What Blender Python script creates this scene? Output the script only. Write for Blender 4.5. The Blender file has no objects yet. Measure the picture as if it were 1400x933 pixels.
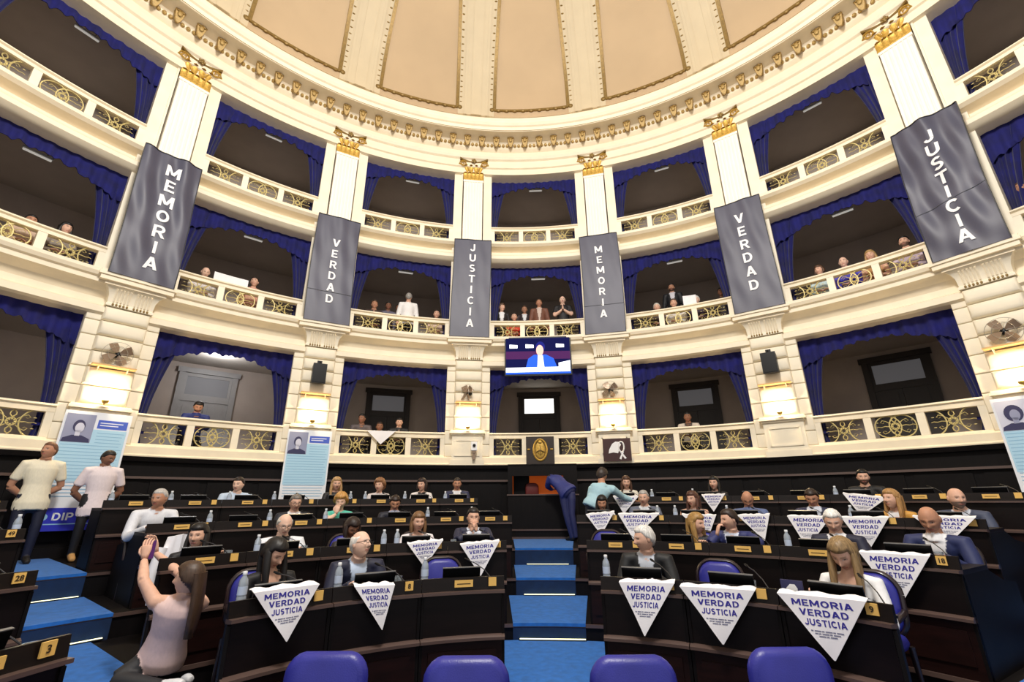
import bpy, bmesh, math, random
from mathutils import Vector, Matrix
from mathutils.bvhtree import BVHTree
random.seed(7)
sc = bpy.context.scene
COL = sc.collection
RAD = math.radians
# ------------------------------------------------------------------ camera
CAMP = Vector((-0.1295, -1.8789, 1.85)); FPX = 626.2; TILT = 0.3343; ROLL = -0.0084
cd = bpy.data.cameras.new('camera'); cam = bpy.data.objects.new('camera', cd); COL.objects.link(cam)
cd.sensor_width = 36.0; cd.lens = FPX / 1400 * 36.0; cd.clip_start = 0.05; cd.clip_end = 200
CROT = Matrix.Rotation(math.pi / 2 + TILT, 3, 'X') @ Matrix.Rotation(ROLL, 3, 'Z')
cam.matrix_world = Matrix.Translation(CAMP) @ CROT.to_4x4()
sc.camera = cam
# ------------------------------------------------------------------ world, lights, exposure
w = bpy.data.worlds.new('world'); sc.world = w; w.use_nodes = True
bg = w.node_tree.nodes['Background']; bg.inputs[0].default_value = (1.0, 0.96, 0.92, 1); bg.inputs[1].default_value = 0.56
def area_light(name, loc, target, size, power, color=(1, .93, .82)):
    l = bpy.data.lights.new(name, 'AREA'); l.shape = 'DISK'; l.size = size; l.energy = power; l.color = color
    o = bpy.data.objects.new(name, l); COL.objects.link(o); o.location = loc
    o.rotation_euler = (Vector(target) - Vector(loc)).to_track_quat('-Z', 'Y').to_euler()
    return o
def point_light(name, loc, power, radius, color):
    l = bpy.data.lights.new(name, 'POINT'); l.energy = power; l.shadow_soft_size = radius; l.color = color
    o = bpy.data.objects.new(name, l); COL.objects.link(o); o.location = loc; return o
point_light('chandelier_light', (0, -1.0, 10.4), 2750, .8, (1, .95, .87))     # the hall's hanging chandelier, above the frame
vs = sc.view_settings; vs.view_transform = 'Standard'; vs.look = 'None'; vs.gamma = 1.0; vs.exposure = 0.3
try: vs.use_curve_mapping = False
except Exception: pass
# ------------------------------------------------------------------ materials
def s2l(c):
    return tuple((x / 12.92 if x <= .04045 else ((x + .055) / 1.055) ** 2.4) for x in (v / 255 for v in c))
MATS = {}
def mat(name, rgb, rough=.6, metal=0, noise=0.0, nscale=8, bump=0.0, bscale=60, sheen=0, coat=0, emit=None, estr=0, stretch=None, alpha=None, trans=0, spec=None):
    m = bpy.data.materials.new(name); m.use_nodes = True; nt = m.node_tree; b = nt.nodes['Principled BSDF']
    c = s2l(rgb)
    b.inputs['Base Color'].default_value = (*c, 1); b.inputs['Roughness'].default_value = rough; b.inputs['Metallic'].default_value = metal
    if sheen: b.inputs['Sheen Weight'].default_value = sheen
    if coat: b.inputs['Coat Weight'].default_value = coat; b.inputs['Coat Roughness'].default_value = .12
    if trans: b.inputs['Transmission Weight'].default_value = trans
    if spec is not None: b.inputs['Specular IOR Level'].default_value = spec
    if emit: b.inputs['Emission Color'].default_value = (*s2l(emit), 1); b.inputs['Emission Strength'].default_value = estr
    if noise or bump:
        tc = nt.nodes.new('ShaderNodeTexCoord'); src = tc.outputs['Object']
        if stretch:
            mp = nt.nodes.new('ShaderNodeMapping'); mp.inputs['Scale'].default_value = stretch; nt.links.new(src, mp.inputs[0]); src = mp.outputs[0]
    if noise:
        n = nt.nodes.new('ShaderNodeTexNoise'); n.inputs['Scale'].default_value = nscale; n.inputs['Detail'].default_value = 4; nt.links.new(src, n.inputs['Vector'])
        r = nt.nodes.new('ShaderNodeMapRange'); r.inputs[1].default_value = .3; r.inputs[2].default_value = .7; r.inputs[3].default_value = 1 - noise; r.inputs[4].default_value = 1 + noise
        nt.links.new(n.outputs[0], r.inputs[0])
        mx = nt.nodes.new('ShaderNodeMix'); mx.data_type = 'RGBA'; mx.blend_type = 'MULTIPLY'; mx.inputs[0].default_value = 1
        mx.inputs[6].default_value = (*c, 1); nt.links.new(r.outputs[0], mx.inputs[7]); nt.links.new(mx.outputs[2], b.inputs['Base Color'])
    if bump:
        n2 = nt.nodes.new('ShaderNodeTexNoise'); n2.inputs['Scale'].default_value = bscale; nt.links.new(src, n2.inputs['Vector'])
        bp = nt.nodes.new('ShaderNodeBump'); bp.inputs['Strength'].default_value = bump; bp.inputs['Distance'].default_value = .02
        nt.links.new(n2.outputs[0], bp.inputs['Height']); nt.links.new(bp.outputs[0], b.inputs['Normal'])
    MATS[name] = m; return m
mat('cream_plaster', (245, 235, 213), .55, noise=.05, nscale=3)
mat('shaft_overlit', (250, 245, 234), .5, noise=.03, nscale=3)  # plaster whitened so the shafts look overlit; the brightness is in the colour
mat('cream_trim', (244, 231, 205), .5, noise=.04, nscale=4)
mat('dome_panel', (188, 163, 130), .75, noise=.06, nscale=.7)
mat('dome_plaster', (200, 184, 154), .65, noise=.04, nscale=2)
mat('gold', (196, 156, 70), .42, .45, noise=.25, nscale=25, bump=.25, bscale=40)
mat('modillion_gold', (176, 146, 88), .55, .2, noise=.25, nscale=25)
mat('dark_gold', (132, 106, 56), .5, .35, noise=.2, nscale=20)
mat('grille_gilt', (208, 192, 132), .45, .2, noise=.15, nscale=30)
mat('velvet', (6, 9, 92), .85, sheen=.12, noise=.35, nscale=5)
mat('taupe_wall', (176, 162, 152), .85, noise=.06, nscale=2)
mat('taupe_ceiling', (194, 184, 174), .85, noise=.05, nscale=2)
mat('gallery_floor', (60, 40, 30), .6)
mat('door_wood', (44, 34, 26), .5, noise=.15, nscale=6, stretch=(6, 6, .6))
mat('door_grey', (150, 146, 144), .5, noise=.05)
mat('mahogany', (16, 8, 7), .42, noise=.3, nscale=5, stretch=(1, 1, 9), spec=.28)
mat('mahogany_red', (28, 10, 8), .42, noise=.35, nscale=4, stretch=(1.2, 1.2, 8), spec=.28)
mat('wood_edge_highlight', (88, 70, 64), .28, spec=.7)  # dark wood made paler: highlights along ledges and edges put into the colour
mat('black_wood', (12, 8, 9), .55, spec=.18, noise=.3, nscale=4, stretch=(5, 5, .7))
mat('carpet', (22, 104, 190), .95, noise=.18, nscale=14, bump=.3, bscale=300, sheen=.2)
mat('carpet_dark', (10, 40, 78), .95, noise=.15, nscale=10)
mat('riser_dark', (12, 20, 34), .7)
mat('step_strip', (240, 238, 190), .4, emit=(255, 252, 205), estr=1.4)
mat('leather', (44, 46, 142), .38, noise=.1, nscale=6, bump=.08, bscale=120)
mat('chair_wood', (38, 26, 30), .35, coat=.3)
mat('black_plastic', (9, 9, 11), .4, spec=.3)
mat('screen_back', (6, 6, 8), .35, spec=.3)
mat('screen_edge', (120, 122, 126), .3, .5)
mat('steel', (70, 70, 74), .35, .7)
mat('plate_tan', (236, 190, 104), .5, noise=.06)
mat('plate_ink', (60, 44, 20), .6)
mat('bottle_plastic', (214, 226, 240), .12, trans=.55)
mat('bottle_label', (196, 210, 234), .5)
mat('bottle_cap', (236, 240, 246), .4)
mat('glass', (225, 232, 238), .05, trans=.8)
mat('banner_vinyl', (74, 74, 92), .46, noise=.08, nscale=2)
mat('banner_white', (245, 245, 248), .6)
mat('banner_edge', (24, 24, 32), .5)
mat('cloth_white', (246, 244, 249), .85, noise=.03, nscale=10)
mat('ink_blue', (52, 46, 150), .8)
mat('ink_grey', (120, 122, 150), .8)
mat('poster_white', (240, 244, 252), .6)
mat('poster_cyan', (182, 222, 246), .6)
mat('poster_blue', (72, 100, 205), .6)
mat('poster_deep', (36, 44, 190), .6)
mat('poster_line', (146, 194, 226), .6)
mat('photo_grey', (150, 155, 185), .6)
mat('photo_dark', (52, 52, 92), .6)
mat('photo_light', (212, 214, 232), .6)
mat('fan_blade', (150, 128, 108), .35, .3)
mat('fan_cage', (190, 184, 172), .35, .6)
mat('ledge_orange', (226, 184, 124), .6)
mat('maroon', (58, 24, 26), .55)
mat('sign_white', (246, 246, 248), .6)
mat('crest_gold', (196, 160, 78), .4, .5, noise=.2, nscale=30)
mat('crest_brown', (40, 28, 22), .5)
mat('lamp_white', (225, 225, 225), .5, emit=(255, 250, 240), estr=.25)
mat('lamp_body', (190, 188, 184), .5)
mat('transom_lit', (240, 240, 235), .3, emit=(250, 248, 240), estr=1.6)
mat('transom_dim', (118, 116, 118), .6, emit=(150, 150, 155), estr=.12)
mat('orange_wall_glow', (196, 96, 34), .7, emit=(196, 84, 24), estr=.25)  # wall glows by itself, standing in for light inside the booth
mat('dark_red', (96, 18, 16), .6)
mat('tv_dark', (12, 14, 40), .9, spec=0, emit=(22, 24, 70), estr=.9)
mat('tv_purple', (60, 30, 66), .9, spec=0, emit=(70, 36, 80), estr=.9)
mat('tv_blue', (40, 80, 190), .9, spec=0, emit=(40, 84, 200), estr=1)
mat('tv_white', (235, 240, 250), .9, spec=0, emit=(235, 242, 255), estr=1.1)
mat('tv_skin', (225, 170, 150), .9, spec=0, emit=(225, 170, 160), estr=1)
mat('tv_navy', (26, 30, 90), .9, spec=0, emit=(30, 34, 110), estr=1)
mat('phone', (128, 110, 150), .2, .3)
mat('hair_bright', (0, 0, 0), .5)
mat('plant', (60, 90, 60), .7)
def col_mat(name, rough):
    m = bpy.data.materials.new(name); m.use_nodes = True; nt = m.node_tree; b = nt.nodes['Principled BSDF']
    a = nt.nodes.new('ShaderNodeVertexColor'); a.layer_name = 'Col'
    n = nt.nodes.new('ShaderNodeTexNoise'); n.inputs['Scale'].default_value = 40
    r = nt.nodes.new('ShaderNodeMapRange'); r.inputs[3].default_value = .88; r.inputs[4].default_value = 1.1; nt.links.new(n.outputs[0], r.inputs[0])
    mx = nt.nodes.new('ShaderNodeMix'); mx.data_type = 'RGBA'; mx.blend_type = 'MULTIPLY'; mx.inputs[0].default_value = 1
    nt.links.new(a.outputs[0], mx.inputs[6]); nt.links.new(r.outputs[0], mx.inputs[7]); nt.links.new(mx.outputs[2], b.inputs['Base Color'])
    b.inputs['Roughness'].default_value = rough; MATS[name] = m
col_mat('person_surface', .62)
HAIRM = {}
def hair_mat(rgb):
    k = 'hair_%d_%d_%d' % rgb
    if k not in MATS: mat(k, rgb, .5, noise=.35, nscale=30, stretch=(3, 3, .5))
    return MATS[k]
# ------------------------------------------------------------------ geometry helpers
def pol(r, a, z=0):
    return Vector((r * math.sin(RAD(a)), r * math.cos(RAD(a)), z))
def at(px, py, r):
    """pixel of the photograph -> (angle, z) on the upright cylinder of radius r about the hall's centre"""
    d = CROT @ Vector(((px - 700) / FPX, (466.5 - py) / FPX, -1))
    a = d.x ** 2 + d.y ** 2; b = 2 * (d.x * CAMP.x + d.y * CAMP.y); c = CAMP.x ** 2 + CAMP.y ** 2 - r * r
    t = (-b + math.sqrt(b * b - 4 * a * c)) / (2 * a); p = CAMP + d * t
    return math.degrees(math.atan2(p.x, p.y)), p.z
class MB:
    def __init__(s): s.v = []; s.f = []
    def add(s, vs, fs, M=None):
        o = len(s.v)
        s.v += [tuple(M @ Vector(p)) for p in vs] if M is not None else [tuple(p) for p in vs]
        s.f += [tuple(i + o for i in f) for f in fs]; return s
    def box(s, x0, x1, y0, y1, z0, z1, M=None):
        return s.add([(x, y, z) for z in (z0, z1) for y in (y0, y1) for x in (x0, x1)],
                     [(0, 2, 3, 1), (4, 5, 7, 6), (0, 1, 5, 4), (2, 6, 7, 3), (0, 4, 6, 2), (1, 3, 7, 5)], M)
    def loft(s, rings, cap=True, M=None, close=True):
        n = len(rings[0]); vs = [p for r in rings for p in r]; fs = []
        for i in range(len(rings) - 1):
            for j in range(n if close else n - 1):
                k = (j + 1) % n
                fs.append((i * n + j, i * n + k, (i + 1) * n + k, (i + 1) * n + j))
        if cap: fs.append(tuple(range(n - 1, -1, -1))); fs.append(tuple((len(rings) - 1) * n + j for j in range(n)))
        return s.add(vs, fs, M)
    def tube(s, pts, r, n=8, M=None, cap=True, flat=None):
        pts = [Vector(p) for p in pts]; rings = []; up = None
        for i, p in enumerate(pts):
            t = (pts[min(i + 1, len(pts) - 1)] - pts[max(i - 1, 0)])
            t = t.normalized() if t.length > 1e-9 else Vector((0, 0, 1))
            if up is None:
                up = Vector((0, 0, 1)) if abs(t.z) < .9 else Vector((1, 0, 0))
            x = up.cross(t); x = x.normalized() if x.length > 1e-6 else Vector((1, 0, 0)); y = t.cross(x).normalized(); up = y
            rr = r[i] if isinstance(r, (list, tuple)) else r
            if not isinstance(rr, (list, tuple)): rr = (rr, rr * (flat or 1))
            rings.append([p + x * (rr[0] * math.cos(2 * math.pi * k / n)) + y * (rr[1] * math.sin(2 * math.pi * k / n)) for k in range(n)])
        return s.loft(rings, cap, M)
    def lathe(s, prof, n=16, M=None, cap=True):
        return s.loft([[(r * math.cos(2 * math.pi * k / n), r * math.sin(2 * math.pi * k / n), z) for k in range(n)] for r, z in prof], cap, M)
    def ell(s, c, rx, ry, rz, nu=12, nv=8, M=None):
        rings = []
        for i in range(nv + 1):
            t = -math.pi / 2 + math.pi * i / nv; k = max(math.cos(t), .02)
            rings.append([(c[0] + rx * k * math.cos(2 * math.pi * j / nu), c[1] + ry * k * math.sin(2 * math.pi * j / nu), c[2] + rz * math.sin(t)) for j in range(nu)])
        return s.loft(rings, True, M)
    def sweep(s, prof, a0, a1, n, r0=0.0):
        """closed (r,z) profile swept round the hall's centre; r0 moves the origin onto that radius"""
        rings = []
        for i in range(n + 1):
            a = RAD(a0 + (a1 - a0) * i / n)
            rings.append([(r * math.sin(a), r * math.cos(a) - r0, z) for r, z in prof])
        return s.loft(rings, True)
    def disc(s, c, rx, rz, n=20, y=0, th=.004):
        ring = [(c[0] + rx * math.cos(2 * math.pi * k / n), c[1] + rz * math.sin(2 * math.pi * k / n)) for k in range(n)]
        return s.plate(ring, y, th)
    def plate(s, poly, y=0, th=.004, M=None):
        """flat piece in the local xz plane, front face towards -y"""
        n = len(poly)
        return s.add([(x, y - th, z) for x, z in poly] + [(x, y, z) for x, z in poly],
                     [tuple(range(n)), tuple(range(2 * n - 1, n - 1, -1))] + [(i, n + i, n + (i + 1) % n, (i + 1) % n) for i in range(n)], M)
    def mesh(s, name, material=None, smooth=35):
        me = bpy.data.meshes.new(name); me.from_pydata(s.v, [], s.f)
        bm = bmesh.new(); bm.from_mesh(me); bmesh.ops.recalc_face_normals(bm, faces=bm.faces); bm.to_mesh(me); bm.free()
        if smooth:
            me.polygons.foreach_set('use_smooth', [True] * len(me.polygons)); me.set_sharp_from_angle(angle=RAD(smooth))
        if material: me.materials.append(MATS[material] if isinstance(material, str) else material)
        return me
    def build(s, name, material, parent=None, smooth=35):
        return link(name, s.mesh(name, material, smooth), parent)
def link(name, me, parent=None, loc=None, rotz=None):
    o = bpy.data.objects.new(name, me); COL.objects.link(o)
    if parent: o.parent = parent
    if loc is not None: o.location = loc
    if rotz is not None: o.rotation_euler = (0, 0, rotz)
    return o
def tag(o, label, cat, group=None):
    o['label'] = label; o['category'] = cat
    if group: o['group'] = group
    return o
def thing(name, label, cat, loc=(0, 0, 0), a=0.0, group=None):
    o = bpy.data.objects.new(name, None); COL.objects.link(o); o.empty_display_size = .1
    o.location = loc; o.rotation_euler = (0, 0, -RAD(a)); return tag(o, label, cat, group)
def struct(o): o['kind'] = 'structure'; return o
def put(parent, parts):
    """parts: (name, mesh[, subparts]) shared mesh data linked below a thing"""
    for p in parts:
        o = link(p[0], p[1], parent)
        if len(p) > 2:
            for q in p[2]: link(q[0], q[1], o)
_TXT = {}
def text_mesh(s, bold=.02, cuts=0):
    """(verts2d, faces): capitals of unit height, centred in x, baseline 0"""
    k = (s, bold)
    if k not in _TXT:
        c = bpy.data.curves.new('t', 'FONT'); c.body = s; c.align_x = 'CENTER'; c.offset = bold; c.resolution_u = 3; c.size = 1
        o = bpy.data.objects.new('t', c); me = bpy.data.meshes.new_from_object(o)
        bm = bmesh.new(); bm.from_mesh(me); bmesh.ops.remove_doubles(bm, verts=bm.verts, dist=1e-4)
        ys = [v.co.y for v in bm.verts]; y0, y1 = min(ys), max(ys)
        for i in range(1, 6):
            bmesh.ops.bisect_plane(bm, geom=bm.verts[:] + bm.edges[:] + bm.faces[:], plane_co=(0, y0 + (y1 - y0) * i / 6, 0), plane_no=(0, 1, 0))
        bm.verts.index_update(); h = y1 - y0
        _TXT[k] = ([((v.co.x) / h, (v.co.y - y0) / h) for v in bm.verts], [tuple(v.index for v in f.verts) for f in bm.faces])
        bm.free(); bpy.data.objects.remove(o); bpy.data.curves.remove(c); bpy.data.meshes.remove(me)
    return _TXT[k]
# bold block capitals drawn as thick strokes on a unit-high cell
LET = {'M': (.95, [((.1, 0), (.1, 1)), ((.85, 0), (.85, 1)), ((.1, 1), (.475, .2)), ((.475, .2), (.85, 1))]), 'E': (.66, [((.1, 0), (.1, 1)), ((0, .91), (.64, .91)), ((0, .5), (.58, .5)), ((0, .09), (.66, .09))]),
 'I': (.22, [((.11, 0), (.11, 1))]), 'A': (.84, [((.1, 0), (.42, 1)), ((.74, 0), (.42, 1)), ((.2, .3), (.64, .3))]), 'V': (.82, [((.1, 1), (.41, 0)), ((.72, 1), (.41, 0))]), 'T': (.74, [((0, .91), (.74, .91)), ((.37, 0), (.37, 1))]),
 'O': (.84, ['arc', (.42, .5, .32, .41, 0, 360)]), 'C': (.78, ['arc', (.42, .5, .32, .41, 45, 315)]), 'U': (.78, [((.1, .4), (.1, 1)), ((.68, .4), (.68, 1)), 'arc', (.39, .4, .29, .31, 180, 360)]), 'J': (.56, [((.46, .35), (.46, 1)), 'arc', (.25, .33, .21, .24, 190, 360)]),
 'D': (.78, [((.1, 0), (.1, 1)), ((0, .91), (.4, .91)), ((0, .09), (.4, .09)), 'arc', (.36, .5, .32, .41, -90, 90)]), 'R': (.76, [((.1, 0), (.1, 1)), ((0, .91), (.42, .91)), ((0, .46), (.42, .46)), 'arc', (.4, .685, .24, .225, -90, 90), ((.38, .46), (.68, 0))]),
 'S': (.7, ['arc', (.36, .71, .25, .205, 40, 270), 'arc', (.34, .295, .25, .205, -140, 90)]), 'P': (.72, [((.1, 0), (.1, 1)), ((0, .91), (.4, .91)), ((0, .44), (.4, .44)), 'arc', (.38, .675, .24, .235, -90, 90)])}
def block_text(s, t=.2):
    vs, fs = [], []; x0 = 0
    def strip(L, Rr):
        o = len(vs); n = len(L); vs.extend(L + Rr); fs.extend((o + i, o + i + 1, o + n + i + 1, o + n + i) for i in range(n - 1))
    for ch in s:
        wd, st = LET[ch]; k = 0
        while k < len(st):
            if st[k] == 'arc':
                cx, cy, rx, ry, a0, a1 = st[k + 1]; k += 2; n = max(6, int(abs(a1 - a0) / 20)); A = [RAD(a0 + (a1 - a0) * i / n) for i in range(n + 1)]
                strip([(x0 + cx + (rx + t / 2) * math.cos(a), cy + (ry + t / 2) * math.sin(a)) for a in A], [(x0 + cx + (rx - t / 2) * math.cos(a), cy + (ry - t / 2) * math.sin(a)) for a in A])
            else:
                (ax, ay), (bx, by) = st[k]; k += 1; n = 5
                if abs(ay - by) < .01: nx, ny = 0, t / 2 * .9
                else: nx, ny = t / 2 * (1 if abs(ax - bx) < .01 else 1.12), 0
                P = [(ax + (bx - ax) * i / n, ay + (by - ay) * i / n) for i in range(n + 1)]
                strip([(x0 + x + nx, y + ny) for x, y in P], [(x0 + x - nx, y - ny) for x, y in P])
        x0 += wd + .14
    x0 -= .14
    return [(x - x0 / 2, y) for x, y in vs], fs
def put_text(mb, s, h, fn, bold=.02, width=None, sx=1.0):
    vs, fs = block_text(s) if all(c in LET for c in s) else text_mesh(s, bold)
    k = sx
    if width:
        ww = max(x for x, y in vs) - min(x for x, y in vs); k = width / (ww * h)
    mb.add([fn(x * h * k, y * h) for x, y in vs], fs)
# ================================================================== the hall: floor, tiers, walls, galleries, dome
R0 = 9.3; MID = 3.25; STEP = 21.6; AMIN, AMAX = -104.75, 111.25; NS = 120
ROWS = {1: (2.38, .42), 2: (3.85, .58), 3: (5.5, .80), 4: (6.9, 1.06)}
PIL = [MID + STEP * (k + .5) for k in range(-4, 4)]
AISLES = (-56.5, 3.6, 63.5)
m = MB(); m.lathe([(9.3, -.05), (9.3, 0)], 96); struct(m.build('floor', 'carpet_dark'))
TIERS = ((2.3, 3.83, 0, .42), (3.83, 5.35, 0, .58), (5.35, 6.7, 0, .8), (6.7, 9.25, 0, 1.06))
AISLE = {'left aisle': (-64, -58.2, -55.4, -54.6), 'central stairs': (4.3, 3.7, 3.4, 3.3), 'right aisle': (71.2, 65.4, 62.6, 61.8)}
for ti, (ra, rb, z0, z1) in enumerate(TIERS):
    m = MB(); m.sweep([(ra, z0), (rb + .01, z0), (rb + .01, z1), (ra, z1)], -100, 107, 80)
    t = struct(m.build('floor', 'black_wood'))
    m = MB(); m.sweep([(ra - .02, z1 - .03), (ra, z1 - .03), (ra, z1 + .002), (ra - .02, z1 + .002)], -100, 107, 80)
    m.build('nosing', 'wood_edge_highlight', t)
    for nm in AISLE:
        a_ = AISLE[nm][ti]; hw = math.degrees((.47 if nm[0] == 'c' else .45) / ((ra + rb) / 2)); 
        if nm[0] == 'c' and ti == 3: hw *= 1.25
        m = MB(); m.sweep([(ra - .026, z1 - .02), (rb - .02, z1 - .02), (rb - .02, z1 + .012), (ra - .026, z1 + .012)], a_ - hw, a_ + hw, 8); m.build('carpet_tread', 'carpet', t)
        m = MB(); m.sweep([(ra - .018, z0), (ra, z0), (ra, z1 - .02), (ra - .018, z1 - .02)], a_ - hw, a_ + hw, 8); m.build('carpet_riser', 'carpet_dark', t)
# pale strips on the aisle carpets at the foot of each riser
for nm in ('left aisle', 'central stairs'):
    for ri, (rr, zz, rn) in enumerate(((3.8, .42, 'lowest'), (5.32, .58, 'middle'), (6.67, .8, 'uppermost'))):
        aa = AISLE[nm][ri + 1] + (.5 if nm[0] == 'c' else 0); wdt = .36
        t = thing('step_light_strip', 'pale %s strip across the foot of a riser, %s' % (rn, nm), 'step light', pol(rr, aa, zz + .012), aa, 'strips on the stairs')
        m = MB(); m.box(-wdt, wdt, -.035, -.005, .0, .012); m.build('channel', 'steel', t)
        m = MB(); m.box(-wdt + .01, wdt - .01, -.03, -.01, .012, .018); m.build('diffuser', 'step_strip', t)
# dark wainscot below the galleries
wl = MB(); wl.sweep([(9.25, 1.0), (9.6, 1.0), (9.6, 2.62), (9.25, 2.62)], AMIN, AMAX, NS); wains = struct(wl.build('wall_lower', 'black_wood'))
m = MB(); m.sweep([(9.17, 2.25), (9.26, 2.25), (9.26, 2.29), (9.17, 2.29)], AMIN, AMAX, NS); m.build('dado_rail', 'wood_edge_highlight', wains)
m = MB(); m.sweep([(9.2, 1.06), (9.26, 1.06), (9.26, 1.22), (9.2, 1.22)], AMIN, AMAX, NS); m.build('skirting', 'black_wood', wains)
m = MB(); m.sweep([(9.16, 2.54), (9.26, 2.54), (9.26, 2.62), (9.14, 2.62)], AMIN, AMAX, NS); m.build('top_moulding', 'black_wood', wains)
pm = MB(); pm.sweep([(9.215, 1.3), (9.26, 1.3), (9.26, 2.2), (9.215, 2.2)], -2.3, 2.3, 6, 9.2); pme = pm.mesh('wainscot_panel', 'black_wood')
for k in range(40):
    aa = AMIN + 2.7 + 5.4 * k
    o = link('wainscot_panel', pme, wains); o.location = pol(9.2, aa); o.rotation_euler = (0, 0, -RAD(aa))
# gallery back walls, floors / ceilings
m = MB(); m.sweep([(11.9, 2.4), (12.05, 2.4), (12.05, 11.2), (11.9, 11.2)], AMIN, AMAX, NS); struct(m.build('wall_back', 'taupe_wall'))
for (z0, z1) in ((2.42, 2.52), (5.06, 5.18), (7.98, 8.08), (10.95, 11.1)):
    m = MB(); m.sweep([(9.55, z0), (11.95, z0), (11.95, z1), (9.55, z1)], AMIN, AMAX, NS)
    struct(m.build('ceiling' if z0 > 3 else 'floor', 'taupe_ceiling' if z0 > 3 else 'gallery_floor'))
for z1 in (5.18, 8.08):
    m = MB(); m.sweep([(9.6, z1), (11.95, z1), (11.95, z1 + .01), (9.6, z1 + .01)], AMIN, AMAX, NS); struct(m.build('floor', 'gallery_floor'))
def band(n, prof, mt='cream_trim'):
    m = MB(); m.sweep(prof, AMIN, AMAX, NS); return struct(m.build('trim_%d' % n, mt, smooth=25))
band(1, [(9.62, 2.60), (9.18, 2.60), (9.17, 2.64), (9.2, 2.67), (9.2, 2.79), (9.24, 2.82), (9.62, 2.82)])
band(2, [(9.62, 5.0), (9.24, 5.0), (9.18, 5.03), (9.18, 5.14), (9.24, 5.16), (9.32, 5.2), (9.32, 5.32), (9.26, 5.43), (9.15, 5.49), (9.03, 5.51), (9.03, 5.59), (8.98, 5.61), (8.95, 5.67), (8.95, 5.73), (9.25, 5.76), (9.62, 5.76)])
band(3, [(9.62, 7.94), (9.26, 7.94), (9.18, 7.97), (9.11, 8.03), (9.10, 8.11), (9.15, 8.17), (9.22, 8.19), (9.22, 8.22), (9.34, 8.24), (9.34, 8.34), (9.27, 8.38), (9.12, 8.40), (9.05, 8.45), (9.05, 8.52), (9.25, 8.54), (9.62, 8.54)])
ent = band(4, [(9.7, 10.80), (9.14, 10.80), (9.14, 10.98), (9.09, 11.0), (9.09, 11.22), (9.03, 11.25), (8.99, 11.31), (8.99, 11.36), (9.1, 11.38), (9.1, 11.55), (9.04, 11.58), (9.0, 11.62), (9.0, 11.66), (8.97, 11.68), (8.97, 11.74), (8.92, 11.78), (8.5, 11.79), (8.46, 11.72), (8.43, 11.72), (8.43, 11.86), (8.38, 11.88), (8.33, 11.94), (8.33, 12.0), (8.42, 12.03), (8.44, 12.14), (8.52, 12.2), (8.52, 12.3), (9.7, 12.3)])
m = MB(); m.sweep([(8.425, 11.735), (8.44, 11.735), (8.44, 11.75), (8.425, 11.75)], AMIN, AMAX, NS); m.build('gilt_fillet', 'dark_gold', ent)
m = MB(); m.sweep([(8.425, 12.03), (8.45, 12.03), (8.45, 12.05), (8.425, 12.05)], AMIN, AMAX, NS); m.build('gilt_fillet', 'dark_gold', ent)
bead = MB()
for k in range(300):
    aa = AMIN + (k + .5) * (AMAX - AMIN) / 300
    bead.ell(tuple(pol(8.965, aa, 11.69)), .048, .048, .048, 6, 4)
o = bead.build('bead_row', 'modillion_gold', ent); o['kind'] = 'stuff'
mm = MB()   # gilded shield bracket below the cornice
mm.loft([[(sx * wx, y, z) for sx, y in ((-1, 0), (1, 0), (1, -dy), (-1, -dy))] for z, wx, dy in ((-.2, .02, .03), (-.14, .055, .07), (-.05, .075, .1), (.03, .085, .12), (.06, .105, .15))])
mm.ell((0, -.11, -.03), .05, .04, .07, 8, 6); mm.tube([(-.09, -.1, .04), (-.05, -.15, .0), (0, -.14, .04), (.05, -.15, 0), (.09, -.1, .04)], .016, 5)
mme = mm.mesh('modillion', 'modillion_gold')
nmod = 80
for k in range(nmod):
    aa = AMIN + (k + .5) * (AMAX - AMIN) / nmod
    o = link('modillion', mme, ent); o.location = pol(8.86, aa, 11.74); o.rotation_euler = (0, 0, -RAD(aa))
# ------------------------------------------------------------------ dome
DR, DZ, DH = 8.5, 12.28, 4.8
def dome(t, off=0.0):
    """t: 0 at the springing .. 1 at the crown -> (r,z), off pushes inwards"""
    u = t * math.pi / 2; r, z = DR * math.cos(u), DZ + DH * math.sin(u)
    n = Vector((math.cos(u) / DR, math.sin(u) / DH)).normalized()
    return r - n.x * off, z - n.y * off
m = MB(); nt_ = 26
prof = [dome(i / nt_ * .985) for i in range(nt_ + 1)]
rings = []
for i in range(NS + 1):
    a = RAD(AMIN + (AMAX - AMIN) * i / NS)
    rings.append([(r * math.sin(a), r * math.cos(a), z) for r, z in prof] + [((r + .2) * math.sin(a), (r + .2) * math.cos(a), z + .15) for r, z in reversed(prof)])
m.loft(rings); dm = struct(m.build('ceiling', 'dome_panel', smooth=60))
def dome_strip(mb, x0, x1, off0, off1, t0=0.0, t1=.9, n=24):
    """band running up the dome about local a=0, between tangential offsets x0..x1 (metres)"""
    rings = []
    for i in range(n + 1):
        t = t0 + (t1 - t0) * i / n
        ring = []
        for x, off in ((x0, off0), (x1, off0), (x1, off1), (x0, off1)):
            r, z = dome(t, off); ring.append((x, math.sqrt(max(r * r - x * x, .01)), z))
        rings.append(ring)
    mb.loft(rings)
mb = MB(); dome_strip(mb, -.52, .52, -.02, .03); rib = mb.mesh('rib', 'dome_plaster')
mb = MB(); dome_strip(mb, -.14, .14, 0, .07); fil = mb.mesh('rib_band', 'dome_plaster')
mb = MB()
for sx in (-1, 1): dome_strip(mb, sx * .155 - .012, sx * .155 + .012, 0, .045); dome_strip(mb, sx * .30 - .03, sx * .30 + .03, 0, .05); dome_strip(mb, sx * .36 - .006, sx * .36 + .006, 0, .06)
fl2 = mb.mesh('rib_fillet', 'dome_plaster')
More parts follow.
